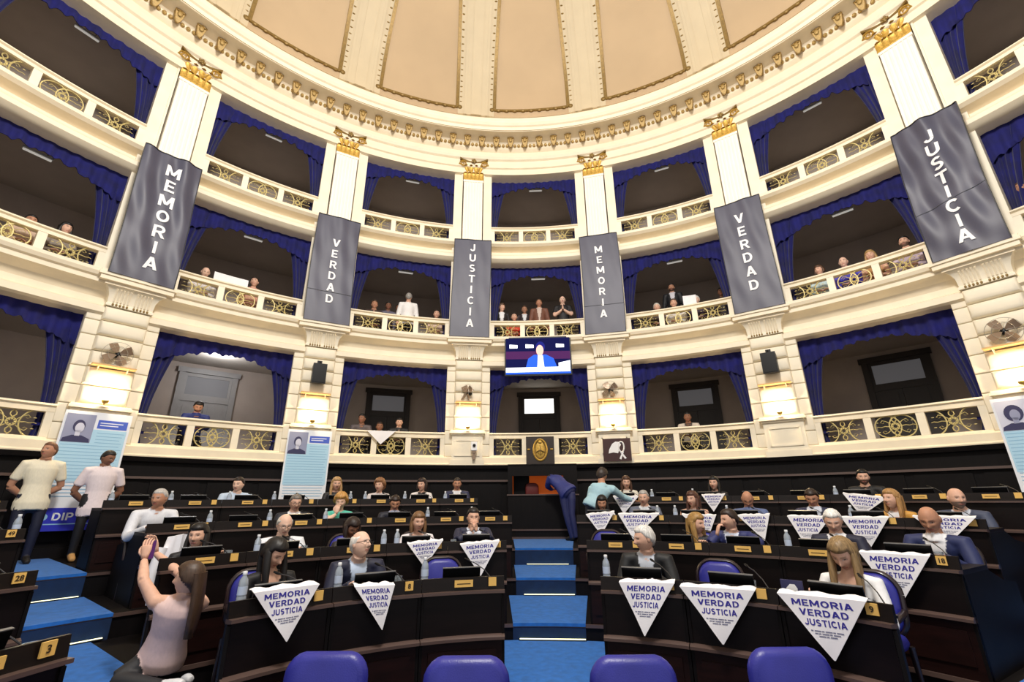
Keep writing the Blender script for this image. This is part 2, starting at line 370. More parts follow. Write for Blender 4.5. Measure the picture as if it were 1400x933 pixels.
mb = MB(); mb.sweep([(DR - .03, DZ), (DR + .05, DZ), (DR + .05, DZ + .05), (DR - .03, DZ + .05)], -3, 3, 4); basem = mb.mesh('rib_base', 'cream_trim')
for k in range(-5, 5):
    aa = MID + STEP * (k + .5)
    o = link('rib', rib, dm); o.rotation_euler = (0, 0, -RAD(aa))
    for nm, me in (('rib_band', fil), ('rib_fillet', fl2)): link(nm, me, o)
fr = MB(); kn = MB()
def frame_x(t, sgn):
    r, z = dome(t); h = r * math.sin(RAD(STEP / 2)) - .53
    return sgn * h
rl, rr_ = [], []
TT = [.03 + .8 * i / 22 for i in range(23)]
for sgn in (-1, 1):
    rings = []
    for t in TT:
        x = frame_x(t, sgn); ring = []
        for dx, off in ((-.045, -.01), (.045, -.01), (.045, .05), (-.045, .05)):
            r, z = dome(t, off); xx = x + dx; ring.append((xx, math.sqrt(max(r * r - xx * xx, .01)), z))
        rings.append(ring)
    fr.loft(rings)
    for i in range(30):
        t = .035 + .6 * i / 30; x = frame_x(t, sgn) + sgn * .1; r, z = dome(t, .02)
        kn.ell((x, math.sqrt(r * r - x * x), z), .055, .03, .025, 6, 4)
    r, z = dome(.03, .03); x = frame_x(.03, sgn) + sgn * .07
    kn.ell((x, math.sqrt(r * r - x * x), z), .075, .05, .07, 8, 6)
r, z = dome(.03, .03); x1 = frame_x(.03, 1); aa1 = math.degrees(math.asin(x1 / r))
fr.sweep([(r - .02, z - .03), (r + .05, z - .03), (r + .05, z + .03), (r - .02, z + .03)], -aa1, aa1, 10)
for i in range(9):
    a = -aa1 + 2 * aa1 * (i + .5) / 9; kn.ell(tuple(pol(r - .01, a, z - .035)), .06, .04, .03, 6, 4)
fme, kme = fr.mesh('gilt_frame', 'dark_gold'), kn.mesh('gilt_studs', 'dark_gold')
for k in range(-4, 5):
    aa = MID + STEP * k
    o = link('gilt_frame', fme, dm); o.rotation_euler = (0, 0, -RAD(aa)); q = link('gilt_studs', kme, o)
# ------------------------------------------------------------------ pilasters
def block(x0, x1, y0, y1, z0, z1, b=.02):
    """cushion stone with rounded front edges"""
    m = MB(); rings = []
    for y, d in ((y1, 0), (y0 + 2.2 * b, 0), (y0 + .9 * b, .25 * b), (y0 + .25 * b, .8 * b), (y0, 1.8 * b)):
        rings.append([(x0 + d, y, z0 + d), (x1 - d, y, z0 + d), (x1 - d, y, z1 - d), (x0 + d, y, z1 - d)])
    return m.loft(rings)
JW, PWD = .535, .335
parts = []
zc = [3.42, 3.74, 4.06, 4.34, 4.62, 4.89, 5.16]
for i in range(6):
    parts.append(('pier_block', block(-PWD, PWD, -.19, .1, zc[i] + .006, zc[i + 1] - .006, .045).mesh('pier_block', 'cream_plaster', 50)))
zj = [2.82, 3.1, 3.42, 3.74, 4.06, 4.34, 4.62, 4.89, 5.05]
for sx in (-1, 1):
    for i in range(8):
        a, b = sorted((sx * .30, sx * JW))
        parts.append(('jamb_block', block(a, b, -.06, .35, zj[i] + .004, zj[i + 1] - .004, .012).mesh('jamb_block', 'cream_plaster', 50)))
m = MB(); m.box(-.40, .40, -.17, .1, 2.62, 2.74); m.box(-.36, .36, -.15, .1, 2.74, 3.30); m.box(-.29, -.26, -.17, -.15, 2.82, 3.2); m.box(.26, .29, -.17, -.15, 2.82, 3.2); m.box(-.29, .29, -.17, -.15, 3.17, 3.2); m.box(-.29, .29, -.17, -.15, 2.82, 2.85)
parts.append(('pedestal', m.mesh('pedestal', 'cream_plaster')))
m = MB()
for z0, z1, h, d in ((3.30, 3.34, .38, -.19), (3.34, 3.39, .42, -.24), (3.39, 3.415, .40, -.21)): m.box(-h, h, d, .1, z0, z1)
parts.append(('pedestal_cap', m.mesh('pedestal_cap', 'cream_trim')))
m = MB(); m.loft([[(-h, y1, z), (h, y1, z), (h, d, z), (-h, d, z)] for z, h, d, y1 in ((5.16, .345, -.2, .1), (5.2, .345, -.2, .1), (5.22, .33, -.18, .1), (5.36, .34, -.2, .1), (5.46, .38, -.25, .1), (5.5, .42, -.3, .1))])
con = ('console', m.mesh('console', 'cream_plaster'), [])
for gx in (-.15, .15):
    m = MB()
    for i in range(5): m.tube([(gx - .1 + .05 * i, -.195, 5.24), (gx - .1 + .05 * i, -.225, 5.4), (gx - .1 + .05 * i, -.27, 5.46)], [.014, .016, .02], 6)
    con[2].append(('flutes', m.mesh('flutes', 'cream_trim')))
    m = MB()
    for i in range(5): m.ell((gx - .1 + .05 * i, -.2, 5.185), .018, .02, .028, 6, 4)
    con[2].append(('guttae', m.mesh('guttae', 'dark_gold')))
parts.append(con)
m = MB()
for z0, z1, h, d in ((5.5, 5.55, .45, -.33), (5.55, 5.63, .54, -.40), (5.63, 5.69, .57, -.43), (5.69, 5.74, .55, -.40)): m.box(-h, h, d, .3, z0, z1)
parts.append(('cornice_cap', m.mesh('cornice_cap', 'cream_trim')))
for sx in (-1, 1):
    a, b = sorted((sx * .30, sx * JW)); m = MB(); m.box(a, b, -.06, .35, 5.74, 10.8); m.box(*sorted((sx * .30, sx * .335)), -.10, -.06, 5.74, 10.8)
    parts.append(('jamb', m.mesh('jamb', 'cream_plaster')))
m = MB(); m.box(-.33, .33, -.20, .1, 5.74, 5.92); m.box(-.30, .30, -.18, .1, 5.92, 6.0); parts.append(('shaft_base', m.mesh('shaft_base', 'cream_trim')))
sec = [(-.275, .05)]
for i in range(7):
    x = -.275 + .55 * (i + .5) / 7; g = .028
    sec += [(x - g - .004, -.16)] + [(x - g * math.cos(math.pi * j / 4), -.16 + .022 * math.sin(math.pi * j / 4)) for j in range(1, 4)] + [(x + g + .004, -.16)]
sec += [(.275, .05)]
m = MB(); m.loft([[(x, y, 6.0) for x, y in sec], [(x, y, 10.5) for x, y in sec]]); m.box(-.285, .285, -.17, .05, 10.5, 10.57)
parts.append(('shaft', m.mesh('shaft', 'shaft_overlit', 25)))
# gilded capital: bell, two tiers of leaves, corner volutes, hollow abacus, flower
cap = MB(); cap.loft([[(-h, .1, z), (h, .1, z), (h, d, z), (-h, d, z)] for z, h, d in ((10.57, .27, -.15), (10.75, .26, -.14), (10.95, .28, -.16), (11.12, .33, -.2))])
cap.tube([(-.29, -.17, 10.58), (.29, -.17, 10.58)], .02, 6)
subs = []
def leaf(x, z, h, wd, out, tilt=0):
    m = MB(); rings = []
    for i in range(6):
        t = i / 5; zz = z + h * (math.sin(t * 1.9) / math.sin(1.57) if t < .85 else math.sin(1.9 * .85) - (t - .85) * .9)
        yy = -.15 - out * t ** 2.2; ww = wd * (.75 + .6 * math.sin(t * 2.6)) * (1 - t * .55)
        rings.append([(x + tilt * t - ww, yy, zz), (x + tilt * t, yy - .022, zz + .004), (x + tilt * t + ww, yy, zz), (x + tilt * t, yy + .02, zz)])
    return m.loft(rings).mesh('leaf', 'gold', 60)
for x in (-.23, -.115, 0, .115, .23): subs.append(('leaf', leaf(x, 10.58, .22, .066, .08)))
for x in (-.17, -.06, .06, .17): subs.append(('leaf', leaf(x, 10.74, .3, .06, .12, x * .35)))
for sx in (-1, 1):
    m = MB(); pts = []
    for i in range(15):
        th = i / 14 * 3.6 * math.pi; rr = .115 * (1 - i / 16); pts.append((sx * (.31 + rr * math.cos(th) * 1), -.24 - .02 * i / 14, 11.06 + rr * math.sin(th)))
    m.tube([(sx * .08, -.17, 10.8), (sx * .2, -.19, 11.0)] + pts, [.018] * 2 + [.022 - .001 * i for i in range(15)], 6)
    subs.append(('volute', m.mesh('volute', 'gold', 60)))
m = MB(); top = []
for i in range(9):
    t = i / 8 * 2 - 1; top.append((.40 * t, -.21 - .10 * t * t - .0))
m.loft([[(x, y, z + .05 * (x / .4) ** 2) for x, y in top] + [(x, .1, z + .05 * (x / .4) ** 2) for x, y in reversed(top)] for z in (11.13, 11.18)])
subs.append(('abacus', m.mesh('abacus', 'dark_gold')))
m = MB(); m.ell((0, -.26, 11.15), .055, .05, .06, 10, 6)
for i in range(5): a = i * 2 * math.pi / 5; m.ell((.05 * math.cos(a), -.27, 11.15 + .05 * math.sin(a)), .03, .03, .03, 6, 4)
subs.append(('flower', m.mesh('flower', 'dark_gold')))
parts.append(('capital', cap.mesh('capital', 'gold'), subs))
PN = ['outermost left', 'behind the left MEMORIA banner', 'behind the left VERDAD banner', 'behind the left JUSTICIA banner', 'behind the right MEMORIA banner', 'behind the right VERDAD banner', 'behind the right JUSTICIA banner', 'outermost right']
for a, nm in zip(PIL, PN):
    t = thing('pilaster', 'cream fluted pilaster with gilded capital on a rusticated pier, ' + nm, 'column', pol(R0, a), a, 'giant order pilasters')
    put(t, parts)
# ------------------------------------------------------------------ bays: railings, curtains, gallery lamps, doors
BAYN = {-3: 'left of the left MEMORIA banner', -2: 'between the left MEMORIA and VERDAD banners', -1: 'between the left VERDAD and JUSTICIA banners', 0: 'in the middle bay with the hung screen', 1: 'between the right MEMORIA and VERDAD banners', 2: 'between the right VERDAD and JUSTICIA banners', 3: 'right of the right JUSTICIA banner'}
LEV = ['lowest gallery', 'middle gallery', 'top gallery']
LZ = [(2.82, 2.85, 3.24, 3.37), (5.76, 5.80, 6.15, 6.26), (8.54, 8.58, 8.97, 9.08)]
HB = 7.5
def arc(cx, cz, r, a0, a1, n=10, sx=1): return [(cx + sx * r * math.cos(RAD(a0 + (a1 - a0) * i / n)), 0, cz + r * math.sin(RAD(a0 + (a1 - a0) * i / n))) for i in range(n + 1)]
def grille(kind, h):
    m = MB(); H = h / 2; W = .3; tr = .011
    for i in range(8):
        a = i * math.pi / 4; m.ell((.04 * math.cos(a), -.004, .04 * math.sin(a)), .014, .01, .014, 6, 4)
    m.tube(arc(0, 0, .058, 0, 360, 14), .010, 5)
    for sz in (-1, 1):      # small leaves above and below the rosette
        m.tube([(0, 0, sz * .07), (.035, 0, sz * .11), (.03, 0, sz * .15), (0, 0, sz * (H - .015)), (-.03, 0, sz * .15), (-.035, 0, sz * .11), (0, 0, sz * .07)], tr * .8, 4)
    for sx in (-1, 1):
        if kind == 'mid':
            m.tube(arc(sx * .105, 0, H - .004, -180, 180, 20), tr, 5)
        else:
            m.tube(arc(sx * (W + .01), 0, H + .03, 105, 255, 14, 1 if sx > 0 else -1), tr, 5)
        m.tube([(sx * .07, 0, 0), (sx * .15, 0, .012), (sx * .2, 0, .0), (sx * .25, 0, .012), (sx * .285, 0, .0)], [tr * .8, tr * .7, tr * .6, tr * .6, tr * .5], 4)
        for sz in (-1, 1):
            m.tube([(sx * .055, 0, sz * .045), (sx * .12, 0, sz * .1), (sx * .17, 0, sz * .12), (sx * .2, 0, sz * .085), (sx * .17, 0, sz * .065), (sx * .145, 0, sz * .085)], [tr * .7, tr * .6, tr * .6, tr * .6, tr * .5, tr * .5], 4)
            m.ell((sx * .25, 0, sz * .085), .022, .005, .008, 6, 4)
    m.tube([(-W - .01, 0, H), (W + .01, 0, H)], .006, 4); m.tube([(-W - .01, 0, -H), (W + .01, 0, -H)], .006, 4)
    return m.mesh('grille', 'grille_gilt', 60)
GR = {}
rail_parts = []
for lv, (z0, z1, z2, z3) in enumerate(LZ):
    ps = []
    m = MB(); m.sweep([(9.24, z0), (9.4, z0), (9.4, z1), (9.26, z1)], -HB, HB, 8, R0); ps.append(('bottom_rail', m.mesh('bottom_rail', 'cream_trim')))
    m = MB(); m.sweep([(9.25, z2), (9.4, z2), (9.4, z3 - .05), (9.42, z3 - .04), (9.42, z3), (9.22, z3), (9.21, z3 - .03), (9.25, z3 - .05)], -HB, HB, 8, R0); ps.append(('top_rail', m.mesh('top_rail', 'cream_trim')))
    for pa, hw in ((-7.2, .05), (-2.35, .06), (2.35, .06), (7.2, .05)):
        m = MB(); m.box(-hw, hw, -.045, .07, z1, z2, Matrix.Translation(pol(R0, pa) - Vector((0, R0, 0))) @ Matrix.Rotation(-RAD(pa), 4, 'Z')); ps.append(('post', m.mesh('post', 'cream_plaster')))
    GR[lv] = (grille('side', z2 - z1), grille('mid', z2 - z1)); rail_parts.append(ps)
# curtains
def pleat(u): return .022 * math.sin(u * 88) + .012 * math.sin(u * 41 + 1)
def sheet(fn, nu, nv, th=.018):
    m = MB(); f = [[fn(i / nu, j / nv) for j in range(nv + 1)] for i in range(nu + 1)]
    vs = [p for c in f for p in c] + [(p[0], p[1] + th, p[2]) for c in f for p in c]; n = nv + 1; N = (nu + 1) * n; fs = []
    for i in range(nu):
        for j in range(nv):
            a = i * n + j; fs.append((a, a + n, a + n + 1, a + 1)); fs.append((N + a, N + a + 1, N + a + n + 1, N + a + n))
    for i in range(nu): a = i * n; fs.append((a, N + a, N + a + n, a + n)); b = i * n + nv; fs.append((b, b + n, N + b + n, N + b))
    for j in range(nv): fs.append((j, j + 1, N + j + 1, N + j)); b = nu * n + j; fs.append((b, N + b, N + b + 1, b + 1))
    return m.add(vs, fs)
def curtain_parts(ztop, zbot):
    def val(u, v):
        a = RAD((u * 2 - 1) * 7.9); s = abs(u * 2 - 1)
        d = .30 + .36 * max(0, (s - .2) / .8) ** 1.3 + .018 * math.sin(u * 70) + .012 * math.sin(u * 151)
        r = 9.5 + pleat(u) * (0.4 + v); return (r * math.sin(a), r * math.cos(a) - R0, ztop - v * d)
    ps = [('valance', sheet(val, 110, 6).mesh('valance', 'velvet', 60))]
    for sx in (-1, 1):
        def drape(u, v, sx=sx):
            wv = 3.3 - 2.0 * math.sin(min(v, .8) / .8 * math.pi / 2) + (.25 if v > .86 else 0)
            a = RAD(sx * (7.9 - (1 - u) * wv)); r = 9.55 + .03 * math.sin(u * 26) + .012 * math.sin(u * 57)
            return (r * math.sin(a), r * math.cos(a) - R0, ztop - .05 - v * (ztop - .05 - zbot))
        ps.append(('drape', sheet(drape, 26, 12).mesh('drape', 'velvet', 60)))
        m = MB(); za = zbot + (ztop - zbot) * .2
        def tie(u, v, sx=sx, za=za):
            a = RAD(sx * (7.95 - u * 1.55)); r = 9.49 - .03 * math.sin(u * 3.1); return (r * math.sin(a), r * math.cos(a) - R0, za - v * .05)
        ps.append(('tieback', sheet(tie, 8, 1).mesh('tieback', 'velvet', 60)))
    return ps
CUR = [curtain_parts(5.06, 2.6), curtain_parts(7.98, 5.3), curtain_parts(10.9, 8.2)]
m = MB(); m.box(-.2, .2, -.04, .04, .03, .07); lamp_h = m.mesh('housing', 'lamp_body')
m = MB(); m.tube([(-.19, 0, .015), (.19, 0, .015)], .02, 8); lamp_t = m.mesh('tube', 'lamp_white')
for k in range(-3, 4):
    a = MID + STEP * k
    for lv in range(3):
        t = thing('balcony_railing', 'white balcony railing with gilt grilles, %s, %s' % (LEV[lv], BAYN[k]), 'railing', pol(R0, a), a, 'gallery railings')
        put(t, rail_parts[lv]); z = (LZ[lv][1] + LZ[lv][2]) / 2
        for i, ga in enumerate((-4.78, 0, 4.78)):
            if lv == 0 and k == 0 and i == 1: pass
            o = link('grille', GR[lv][1 if i == 1 else 0], t); o.location = pol(9.3, ga, z) - Vector((0, R0, 0)); o.rotation_euler = (0, 0, -RAD(ga))
        t = thing('curtain', 'blue velvet curtain, %s, %s' % (LEV[lv], BAYN[k]), 'curtain', pol(R0, a), a, 'gallery curtains')
        put(t, CUR[lv])
        if lv:
            ceil_z = (5.06, 7.98, 10.95)[lv]
            t = thing('ceiling_lamp', 'small white tube lamp, %s, %s' % (LEV[lv], BAYN[k]), 'lamp', pol(9.75, a + .4, ceil_z - .28), a, 'gallery lamps')
            put(t, [('housing', lamp_h), ('tube', lamp_t)])
            m = MB(); m.tube([(-.12, 0, .07), (-.12, 0, .28)], .006, 5); m.tube([(.12, 0, .07), (.12, 0, .28)], .006, 5); m.build('hanger', 'steel', t)
# doors at the back of the lowest gallery
for n, (k, wood, tr) in enumerate(((-3, 'door_wood', 'transom_dim'), (-2, 'door_grey', 'transom_dim'), (-1, 'door_wood', 'transom_dim'), (0, 'door_wood', 'transom_lit'), (1, 'door_wood', 'transom_dim'), (2, 'door_wood', 'transom_dim'), (3, 'door_wood', 'transom_dim'))):
    a = MID + STEP * k; d = struct(bpy.data.objects.new('door_%d' % (n + 1), None)); COL.objects.link(d); d.location = pol(11.88, a, 2.52); d.rotation_euler = (0, 0, -RAD(a))
    m = MB(); m.box(-.62, -.5, -.08, 0, 0, 2.35); m.box(.5, .62, -.08, 0, 0, 2.35); m.box(-.66, .66, -.1, 0, 2.3, 2.42); m.build('door_frame', wood, d)
    m = MB(); m.box(-.5, .5, -.06, 0, 1.62, 1.72); m.build('transom_bar', wood, d)
    for sx in (-1, 1):
        m = MB(); m.box(*sorted((0.005 * sx, .5 * sx)), -.04, 0, 0, 1.62); m.box(*sorted((0.09 * sx, .42 * sx)), -.055, -.03, .15, .75); m.box(*sorted((0.09 * sx, .42 * sx)), -.055, -.03, .85, 1.52); m.build('door_leaf', wood, d)
    m = MB(); m.box(-.44, .44, -.03, -.01, 1.78, 2.22); m.build('transom_pane', tr, d)
    m = MB(); m.box(-.5, -.44, -.05, 0, 1.72, 2.3); m.box(.44, .5, -.05, 0, 1.72, 2.3); m.box(-.44, .44, -.05, 0, 2.22, 2.3); m.box(-.44, .44, -.05, 0, 1.72, 1.78); m.build('transom_frame', wood, d)
# ================================================================== things on the piers
def rrect(w, h, r, n=4):
    pts = []
    for cx, cz, a0 in ((w / 2 - r, h / 2 - r, 0), (-w / 2 + r, h / 2 - r, 90), (-w / 2 + r, -h / 2 + r, 180), (w / 2 - r, -h / 2 + r, 270)):
        for i in range(n + 1): a = RAD(a0 + 90 * i / n); pts.append((cx + r * math.cos(a), cz + r * math.sin(a)))
    return pts
def pad(w, h, th, r=.05, rnd=.03, n=4, crown=0.0):
    """soft slab in xz, thickness along y, rounded edges; crown lifts the middle of the top edge"""
    m = MB(); rings = []
    for y, d in ((-th / 2, rnd), (-th / 2 + rnd * .3, rnd * .35), (-th / 2 + rnd, 0), (th / 2 - rnd, 0), (th / 2 - rnd * .3, rnd * .35), (th / 2, rnd)):
        rings.append([(x, y, z + (crown * (1 - (2 * x / w) ** 2) if z > 0 else 0)) for x, z in rrect(w - 2 * d, h - 2 * d, max(r - d, .008), n)])
    return m.loft(rings)
PIER = {'L1': PIL[1], 'L2': PIL[2], 'L3': PIL[3], 'R1': PIL[4], 'R2': PIL[5], 'R3': PIL[6]}
BANN = [('L1', 'MEMORIA', .335, .25, 8.06, .04), ('L2', 'VERDAD', .29, .2, 7.70, .0), ('L3', 'JUSTICIA', .305, .215, 8.17, .0), ('R1', 'MEMORIA', .3, .2, 7.98, -.02), ('R2', 'VERDAD', .34, .235, 7.95, 0), ('R3', 'JUSTICIA', .29, .24, 8.0, .02)]
def fold(x, z, ph, amp):
    t = (z - 5.68) / 2.74
    return amp * (math.sin(x * 9 + ph + t * 3) * t + .5 * math.sin(x * 21 + z * 2.3 + ph * 2) * (.25 + t)) + amp * .35 * math.sin(z * 7 + x * 11 + ph)
for i, (key, word, stp, hh, zt, xo) in enumerate(BANN):
    a = PIER[key]; side = 'left' if key[0] == 'L' else 'right'; amp = (.03, .01, .005, .005, .010, .034)[i]; ph = i * 1.7
    t = thing('banner', 'dark grey vinyl banner lettered %s, hung on the %s side of the hall' % (word, side), 'banner', pol(8.85, a, 5.66), a, 'lettered banners')
    z0, z1, wd = 5.68, 8.42, .485
    def bf(x, z, off=0.0, ph=ph, amp=amp): return (x + .02 * math.sin(z * 1.3 + ph), fold(x, z, ph, amp) - off, z - 5.66)
    m = sheet(lambda u, v: bf((u * 2 - 1) * wd, z1 - v * (z1 - z0)), 28, 40, .006); m.build('cloth', 'banner_vinyl', t, 60)
    m = MB()
    for sx in (-1, 1):
        m.tube([bf(sx * wd, z1 - (z1 - z0) * j / 24, .002) for j in range(25)], .009, 5)
    m.tube([bf((j / 14 - .5) * 2 * wd, z1, 0) for j in range(15)], .014, 5); m.build('hem', 'banner_edge', t)
    for j, ch in enumerate(word):
        m = MB(); zc_ = zt - j * stp
        put_text(m, ch, hh, lambda x, y: bf(x + xo, zc_ + y - hh / 2, .016), bold=.035)
        m.build('letter', 'banner_white', t, 0)
    if i in (1, 3, 5):
        m = MB(); zs = 6.42 if i != 5 else 6.6
        m.tube([bf((j / 14 - .5) * 2 * wd, zs + (.012 * j if i == 5 else 0), .004) for j in range(15)], .006, 4); m.build('seam', 'screen_edge', t)
# shelves, fans, loudspeakers, up-lights on the piers
m = MB(); m.box(-.3, .3, -.14, 0, 0, .028); shelf_b = m.mesh('board', 'ledge_orange')
m = MB()
for sx in (-.2, .2): m.tube([(sx, -.09, -.002), (sx, -.02, -.05)], .007, 5); m.box(sx - .01, sx + .01, -.012, 0, -.07, 0)
shelf_k = m.mesh('bracket', 'cream_trim')
fan_parts = []
m = MB(); m.lathe([(.075, 0), (.075, .012), (.03, .03), (.014, .04)], 14); fan_parts.append(('base', m.mesh('base', 'fan_cage')))
m = MB(); m.tube([(0, 0, .03), (0, 0, .16)], .011, 8); fan_parts.append(('stem', m.mesh('stem', 'fan_cage')))
m = MB(); m.tube([(0, .09, .2), (0, .06, .2), (0, -.03, .2), (0, -.045, .2)], [.03, .05, .05, .02], 12); fan_parts.append(('motor', m.mesh('motor', 'black_plastic')))
for k in range(4):
    m = MB(); a0 = k * math.pi / 2 + .5; rings = []
    for i in range(6):
        s = i / 5; r = .03 + .175 * s; hw = .014 + .052 * math.sin(min(s * 1.2, 1) * math.pi * .62); ring = []
        for e, dy in ((-1, .03), (1, -.03)):
            for q in (.003, -.003):
                ring.append((r * math.cos(a0) - e * hw * math.sin(a0), -.06 + dy * (.4 + s) + q, .2 + r * math.sin(a0) + e * hw * math.cos(a0)))
        rings.append([ring[0], ring[1], ring[3], ring[2]])
    m.loft(rings); fan_parts.append(('blade', m.mesh('blade', 'fan_blade')))
m = MB()
for yy, rr in ((-.06, .215), (-.11, .13), (-.0, .14)): m.tube([(rr * math.cos(2 * math.pi * j / 24), yy, .2 + rr * math.sin(2 * math.pi * j / 24)) for j in range(25)], .0035, 4)
for j in range(6):
    a = 2 * math.pi * j / 6; m.tube([(.03 * math.cos(a), -.115, .2 + .03 * math.sin(a)), (.13 * math.cos(a), -.11, .2 + .13 * math.sin(a)), (.215 * math.cos(a), -.06, .2 + .215 * math.sin(a)), (.05 * math.cos(a), .02, .2 + .05 * math.sin(a))], .002, 3)
fan_parts.append(('cage', m.mesh('cage', 'fan_cage')))
spk_parts = []
m = MB(); m.loft([[(-w_, y, z) for y, z in ((.11, .03), (-.11, 0), (-.11, .44), (.11, .40))] for w_ in (-.14, .14)]); spk_parts.append(('cabinet', m.mesh('cabinet', 'black_plastic')))
m = MB(); m.box(-.125, .125, -.122, -.108, .02, .42); spk_parts.append(('grille', m.mesh('grille', 'screen_back')))
m = MB(); m.tube([(0, 0, .42), (0, .02, .5), (0, .14, .5)], .018, 6); m.box(-.05, .05, .12, .15, .44, .56); spk_parts.append(('bracket', m.mesh('bracket', 'black_plastic')))
m = MB(); m.lathe([(.02, 0), (.045, .015), (.055, .05), (.05, .055), (.02, .02)], 12); lamp_b = m.mesh('bowl', 'gold')
m = MB(); m.tube([(0, 0, .01), (0, .04, -.01), (0, .06, .02)], .008, 6); lamp_a = m.mesh('arm', 'gold')
for key, a in PIER.items():
    nm = {'L1': 'below the left MEMORIA banner', 'L2': 'below the left VERDAD banner', 'L3': 'below the left JUSTICIA banner', 'R1': 'below the right MEMORIA banner', 'R2': 'below the right VERDAD banner', 'R3': 'below the right JUSTICIA banner'}[key]
    t = thing('wall_shelf', 'narrow wooden shelf on the pier ' + nm, 'shelf', pol(R0 - .19, a, 4.06), a, 'pier shelves'); put(t, [('board', shelf_b), ('bracket', shelf_k)])
    if key in ('L2', 'R2'):
        t = thing('loudspeaker', 'black box loudspeaker on the pier ' + nm, 'loudspeaker', pol(8.97, a, 4.27), a, 'wall loudspeakers'); put(t, spk_parts)
    else:
        t = thing('desk_fan', 'grey caged fan standing on the shelf ' + nm, 'fan', pol(9.04, a, 4.09), a + {'L1': 8, 'L3': 50, 'R1': 20, 'R3': -5}[key], 'pier fans'); put(t, fan_parts)
    t = thing('pier_lamp', 'small gilt bowl lamp lighting the pier ' + nm, 'lamp', pol(8.98, a, 3.43), a, 'pier lamps'); put(t, [('bowl', lamp_b), ('arm', lamp_a)])
    l = bpy.data.lights.new('pier_lamp_light', 'POINT'); l.energy = 22; l.color = (1, .76, .44); l.shadow_soft_size = .05
    o = bpy.data.objects.new('pier_lamp_light', l); COL.objects.link(o); o.parent = t; o.location = (0, -.03, .17)
# posters
def poster(key, label, hairlong, dark):
    a = PIER[key]; t = thing('poster', label, 'poster', pol(9.03, a, 1.46), a, 'biographical posters'); W, H = .43, 1.82
    m = MB(); m.box(-W, W, 0, .006, 0, H); m.build('sheet', 'poster_white', t)
    def rect(n, x0, x1, z0, z1, mt, y=-.001, par=t):
        m = MB(); m.box(x0, x1, y - .002, y, z0, z1); return m.build(n, mt, par)
    rect('text_field', -W + .03, W - .03, .72, H - .28, 'poster_cyan'); rect('title_bar', .0, W - .04, H - .26, H - .12, 'poster_blue')
    ph = rect('portrait', -W + .03, -.04, H - .5, H - .05, 'photo_light' if hairlong or not dark else 'photo_grey', -.004)
    x = -W / 2 - .005; zc_ = H - .28
    m = MB(); m.plate([(x - .17, H - .495), (x - .16, H - .44), (x - .06, H - .39), (x + .06, H - .39), (x + .16, H - .44), (x + .17, H - .495)], -.007, .002); m.build('shoulders', 'photo_dark', ph, 0)
    m = MB(); m.disc((x, zc_ + .035), .075 if not hairlong else .105, .1 if not hairlong else .125, 20, -.0095, .002); m.build('hair', 'photo_dark', ph, 0)
    m = MB(); m.disc((x + .01, zc_ + .01), .056, .08, 20, -.0125, .002); m.plate([(x - .03, zc_ - .12), (x + .03, zc_ - .12), (x + .035, zc_ - .03), (x - .03, zc_ - .03)], -.0125, .002); m.build('face', 'photo_light' if not hairlong else 'photo_grey', ph, 0)
    m = MB()
    for i in range(20):
        z = H - .33 - i * .052
        if z < .3: break
        x0 = (.02 if z > H - .52 else -W + .05)
        m.box(x0, W - .05 - .06 * ((i * 7) % 5) / 5, -.0045, -.003, z - .008, z + .004)
    m.build('text_lines', 'poster_line', t)
    rect('footer', -W, W, 0, .33, 'poster_deep', -.002)
    m = MB(); put_text(m, 'DIP', .11, lambda x, y: (x - .1, -.006, .15 + y), .03, width=.24); m.build('footer_text', 'poster_white', t, 0)
    m = MB(); m.disc((-.32, .2), .05, .05, 16, -.004, .002); m.box(-.3, .3, -.006, -.004, .09, .105); m.build('footer_mark', 'poster_line', t, 0)
    m = MB(); m.box(.03, .33, -.0045, -.003, H - .175, H - .16); m.box(.03, .27, -.0045, -.003, H - .215, H - .2); m.build('title_lines', 'poster_white', t, 0)
poster('L1', 'tall pale blue poster with a blurred portrait behind the two standing men', False, True)
poster('L2', 'tall pale blue poster with a portrait of a suited man, left VERDAD pier', False, True)
poster('R3', 'tall pale blue poster with a long-haired portrait at the right edge', True, True)
# hung television
t = thing('television', 'flat television hung below the middle gallery showing a speaker in blue', 'television', pol(8.92, MID, 4.71), MID)
m = MB(); m.box(-.82, .82, 0, .06, 0, .99); m.build('casing', 'black_plastic', t)
scr = MB(); scr.box(-.79, .79, -.004, 0, .03, .96); scr = scr.build('screen', 'tv_dark', t)
def tvp(n, poly, mt, y): m = MB(); m.plate(poly, y, .002); m.build(n, mt, scr, 0)
tvp('picture_bench', [(-.79, .42), (.79, .40), (.79, .60), (-.79, .62)], 'tv_purple', -.006)
tvp('picture_caption', [(-.79, .05), (.52, .05), (.52, .2), (-.79, .2)], 'tv_white', -.009); tvp('picture_caption', [(.5, .08), (.78, .08), (.78, .36), (.5, .3)], 'tv_white', -.012)
tvp('picture_ticker', [(-.79, .03), (.79, .03), (.79, .08), (-.79, .08)], 'tv_blue', -.0145)
tvp('picture_suit', [(-.3, .2), (-.24, .42), (-.1, .52), (.2, .52), (.38, .42), (.46, .2)], 'tv_blue', -.0085)
tvp('picture_shirt', [(-.02, .2), (.0, .5), (.12, .5), (.15, .2)], 'tv_white', -.011)
m = MB(); m.disc((.065, .72), .115, .14, 20, -.0115, .002); m.build('picture_hair', 'tv_navy', scr, 0)
m = MB(); m.disc((.05, .63), .09, .14, 20, -.014, .002); m.build('picture_face', 'tv_skin', scr, 0)
for x0 in (-.7, -.3, .45): tvp('picture_paper', [(x0, .7), (x0 + .2, .7), (x0 + .2, .78), (x0, .8)], 'tv_white', -.006)
